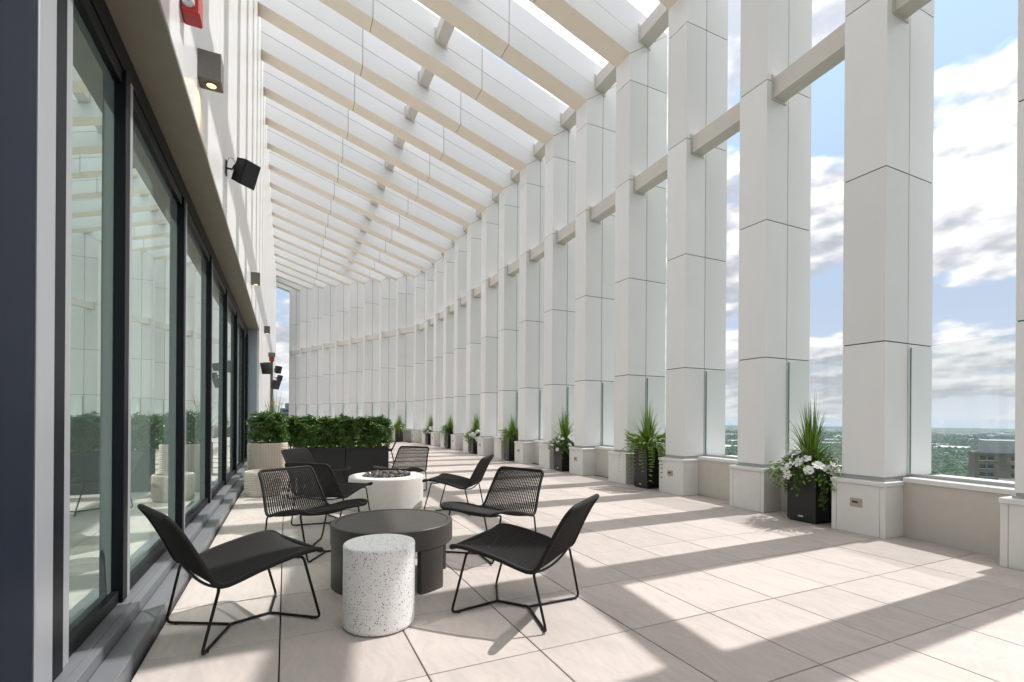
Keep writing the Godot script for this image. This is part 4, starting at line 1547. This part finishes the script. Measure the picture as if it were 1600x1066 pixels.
func build_landscape() -> void:
	var im := Image.create(1024, 1024, false, Image.FORMAT_RGB8)
	var a := FastNoiseLite.new()
	a.seed = 50
	a.frequency = 0.010
	a.fractal_octaves = 6
	var b := FastNoiseLite.new()
	b.seed = 51
	b.frequency = 0.09
	b.fractal_octaves = 3
	for y in 1024:
		for x in 1024:
			var t := a.get_noise_2d(x, y)
			var f := b.get_noise_2d(x, y)
			var g := Color(0.030, 0.052, 0.022).lerp(Color(0.075, 0.105, 0.040), clampf(0.5 + t * 1.2 + f * 0.3, 0, 1))
			if t > 0.10 and f > 0.18: g = Color(0.15, 0.15, 0.145).lerp(Color(0.26, 0.255, 0.25), clampf(f * 1.2, 0, 1))
			if t < -0.22: g = g.lerp(Color(0.16, 0.19, 0.08), 0.5)
			im.set_pixel(x, y, lin(g.r, g.g, g.b))
	im.generate_mipmaps()
	var gm := mat(Color.WHITE, 0.95)
	gm.albedo_texture = ImageTexture.create_from_image(im)
	var st := begin()
	var segs := 72
	var R := 14500.0
	for k in segs:
		var wa := TAU * k / segs
		var wb := TAU * (k + 1) / segs
		var pa := Vector3(cos(wa), 0, sin(wa))
		var pb := Vector3(cos(wb), 0, sin(wb))
		var rs := [0.0, 1500.0, 5000.0, R]
		for j in 3:
			var q := [pa * rs[j], pb * rs[j], pb * rs[j + 1], pa * rs[j + 1]]
			var uv := []
			for e in q: uv.append(Vector2(e.x, e.z) / 6000.0)
			if j == 0: tri(st, q[0], q[2], q[3], Vector3.UP, uv[0], uv[2], uv[3])
			else: quad(st, q[0], q[1], q[2], q[3], Vector3.UP, uv[0], uv[1], uv[2], uv[3])
	var ground := inst("ground", st.commit(), gm, self, Vector3(0, GROUND, 0))
	ground.set_meta("kind", "structure")
	ground.set_meta("label", "flat green suburban plain far below, fading to the horizon")
	# tree canopy: many small crowns
	var crown := crown_mesh(3)
	var r := RandomNumberGenerator.new()
	r.seed = 70
	var mm := MultiMesh.new()
	mm.transform_format = MultiMesh.TRANSFORM_3D
	mm.use_colors = true
	mm.mesh = crown
	var n := 26000
	mm.instance_count = n
	for k in n:
		var az := deg_to_rad(r.randf_range(20.0, 100.0))
		var d := 350.0 + 6200.0 * pow(r.randf(), 1.25)
		var p := Vector3(sin(az) * d, 0, -cos(az) * d)
		var wood := a.get_noise_2d(p.x * 0.17, p.z * 0.17)
		if wood < -0.12 and r.randf() < 0.75:
			d = 700.0 + 2600.0 * r.randf()
			p = Vector3(sin(az) * d, 0, -cos(az) * d)
		var s := r.randf_range(4.0, 8.5) * (1.0 + d / 9000.0)
		mm.set_instance_transform(k, Transform3D(Basis(Vector3.UP, r.randf() * TAU).scaled(Vector3(s, s * r.randf_range(0.8, 1.25), s)), p + Vector3(0, s * 0.55, 0)))
		var t := r.randf()
		mm.set_instance_color(k, Color(0.026 + 0.034 * t, 0.052 + 0.055 * t, 0.017 + 0.018 * t))
	var tm := mat(Color.WHITE, 0.9)
	tm.vertex_color_use_as_albedo = true
	var mi := MultiMeshInstance3D.new()
	mi.name = "tree_canopy"
	mi.multimesh = mm
	mi.material_override = tm
	add_child(mi)
	mi.position = Vector3(0, GROUND, 0)
	tag(mi, "green tree canopy of the suburb far below the terrace", "trees", "", "stuff")
	# houses and sheds among the trees
	var hb := begin()
	hexa(hb, [Vector3(-0.5, 0, -0.5), Vector3(0.5, 0, -0.5), Vector3(0.5, 0.6, -0.5), Vector3(-0.5, 0.6, -0.5)], [Vector3(-0.5, 0, 0.5), Vector3(0.5, 0, 0.5), Vector3(0.5, 0.6, 0.5), Vector3(-0.5, 0.6, 0.5)])
	hexa(hb, [Vector3(-0.55, 0.6, -0.55), Vector3(0.55, 0.6, -0.55), Vector3(0.02, 1.0, -0.55), Vector3(-0.02, 1.0, -0.55)], [Vector3(-0.55, 0.6, 0.55), Vector3(0.55, 0.6, 0.55), Vector3(0.02, 1.0, 0.55), Vector3(-0.02, 1.0, 0.55)])
	var hm := MultiMesh.new()
	hm.transform_format = MultiMesh.TRANSFORM_3D
	hm.use_colors = true
	hm.mesh = hb.commit()
	var hn := 3600
	hm.instance_count = hn
	for k in hn:
		var az := deg_to_rad(r.randf_range(20.0, 100.0))
		var d := 500.0 + 9500.0 * pow(r.randf(), 1.1)
		var big := d > 2600.0 and r.randf() < 0.13
		var sx := r.randf_range(9, 15) if not big else r.randf_range(40, 130)
		var sy := r.randf_range(6, 9) if not big else r.randf_range(8, 16)
		var sz := r.randf_range(9, 20) if not big else r.randf_range(40, 160)
		hm.set_instance_transform(k, Transform3D(Basis(Vector3.UP, (floorf(r.randf() * 4.0) * 0.5 + r.randf_range(-0.1, 0.1)) * PI / 2).scaled(Vector3(sx, sy, sz)), Vector3(sin(az) * d, 0, -cos(az) * d)))
		var t := r.randf()
		var c := Color(0.10, 0.095, 0.09).lerp(Color(0.24, 0.225, 0.21), t)
		if big: c = Color(0.24, 0.25, 0.26).lerp(Color(0.66, 0.66, 0.66), t * t * t)
		hm.set_instance_color(k, c)
	var hi := MultiMeshInstance3D.new()
	hi.name = "far_houses"
	hi.multimesh = hm
	hi.material_override = tm
	add_child(hi)
	hi.position = Vector3(0, GROUND, 0)
	tag(hi, "mass of tiny houses and pale sheds scattered through the far suburb", "houses", "", "stuff")
	apartment_block()
	far_tower()

func crown_mesh(seed_: int) -> ArrayMesh:
	var n := FastNoiseLite.new()
	n.seed = seed_
	n.frequency = 1.3
	var s := SphereMesh.new()
	s.radial_segments = 7
	s.rings = 4
	var arr := s.get_mesh_arrays()
	var vs: PackedVector3Array = arr[Mesh.ARRAY_VERTEX]
	var ix: PackedInt32Array = arr[Mesh.ARRAY_INDEX]
	var st := begin()
	for k in range(0, ix.size(), 3):
		var q := []
		for j in 3:
			var p: Vector3 = vs[ix[k + j]].normalized()
			q.append(p * (1.0 + 0.45 * n.get_noise_3dv(p)))
		if ((q[1] - q[0]) as Vector3).cross(q[2] - q[0]).length() > 1e-9:
			tri(st, q[0], q[1], q[2], q[0] + q[1] + q[2])
	return st.commit()

func apartment_block() -> void:
	# stands some 230 m off; its roof lies a little below the terrace
	var az := deg_to_rad(68.75)
	var t := thing("apartment_block", "brown brick apartment block beyond the parapet at the right", "building", Vector3(sin(az) * 232.0, 0, -cos(az) * 232.0), deg_to_rad(-64.0))
	# local: -z faces away from us after the turn, front is +z, x to the right
	var brick := grained(lin(0.115, 0.092, 0.077), lin(0.15, 0.122, 0.103), 0.9, 0.2, 95, 0.03, 4)
	var pale := mat(lin(0.44, 0.45, 0.45), 0.8)
	var grey := mat(lin(0.27, 0.29, 0.31), 0.7)
	var glass := mat(lin(0.018, 0.022, 0.028), 0.15)
	var top := -9.6
	var b := begin()
	box(b, Vector3(0, GROUND, -20), Vector3(34, top, 0))
	inst("wall", b.commit(), brick, t)
	var w := begin()
	box(w, Vector3(5.9, GROUND, 0.003), Vector3(34.0, top - 8.3, 0.35))
	inst("pale_wall", w.commit(), pale, t)
	var ph := begin()
	box(ph, Vector3(2.2, top + 0.01, -16), Vector3(32, top + 4.4, -1.5))
	inst("roof_plant_room", ph.commit(), grey, t)
	var cp := begin()
	box(cp, Vector3(-0.2, top - 0.45, 0.02), Vector3(34.2, top + 0.25, 0.2))
	inst("roof_coping", cp.commit(), brick, t)
	var pp := begin()
	tube(pp, [Vector3(10, top + 0.25, -1.2), Vector3(10, top + 1.6, -1.2)], 0.35, 8)
	inst("roof_vent", pp.commit(), grey, t)
	var wm := begin()
	box(wm, Vector3(-0.75, -0.70, 0.004), Vector3(0.75, 0.70, 0.08))
	var win := wm.commit()
	var fm := begin()
	box(fm, Vector3(-0.85, -0.86, 0.03), Vector3(0.85, -0.71, 0.22))
	var silm := fm.commit()
	var n := 0
	for fl in 16:
		for x in [2.1, 4.0, 9.6, 13.2, 17.0, 20.6, 24.4]:
			var y := top - 1.7 - fl * 2.75
			if x > 6.0 and fl > 2:
				if x < 9.0: continue
			var o := part_n("window", n, win, glass, t, Vector3(x, y, 0.36 if x > 5.9 and fl > 2 else 0.0))
			inst("sill", silm, pale, o)
			n += 1

func far_tower() -> void:
	var az := deg_to_rad(0.25)
	var t := thing("far_tower", "small dark far-off tower block in the gap left of the colonnade", "building", Vector3(sin(az) * 420.0, 0, -cos(az) * 420.0), 0.1)
	var m := grained(lin(0.10, 0.115, 0.125), lin(0.13, 0.145, 0.155), 0.7, 0.1, 96)
	var b := begin()
	box(b, Vector3(-5, GROUND, -12), Vector3(3.5, 8.0, 0))
	inst("wall", b.commit(), m, t)
	var r := begin()
	box(r, Vector3(-1.5, 8.01, -10), Vector3(3.4, 12.0, -1))
	inst("roof_plant_room", r.commit(), m, t)
	var wm := begin()
	box(wm, Vector3(-3.9, -0.8, 0.004), Vector3(2.6, 0.8, 0.1))
	var win := wm.commit()
	var glass := mat(lin(0.02, 0.026, 0.034), 0.15)
	for k in 14:
		part_n("window_band", k, win, glass, t, Vector3(0, 6.0 - 3.3 * k, 0))
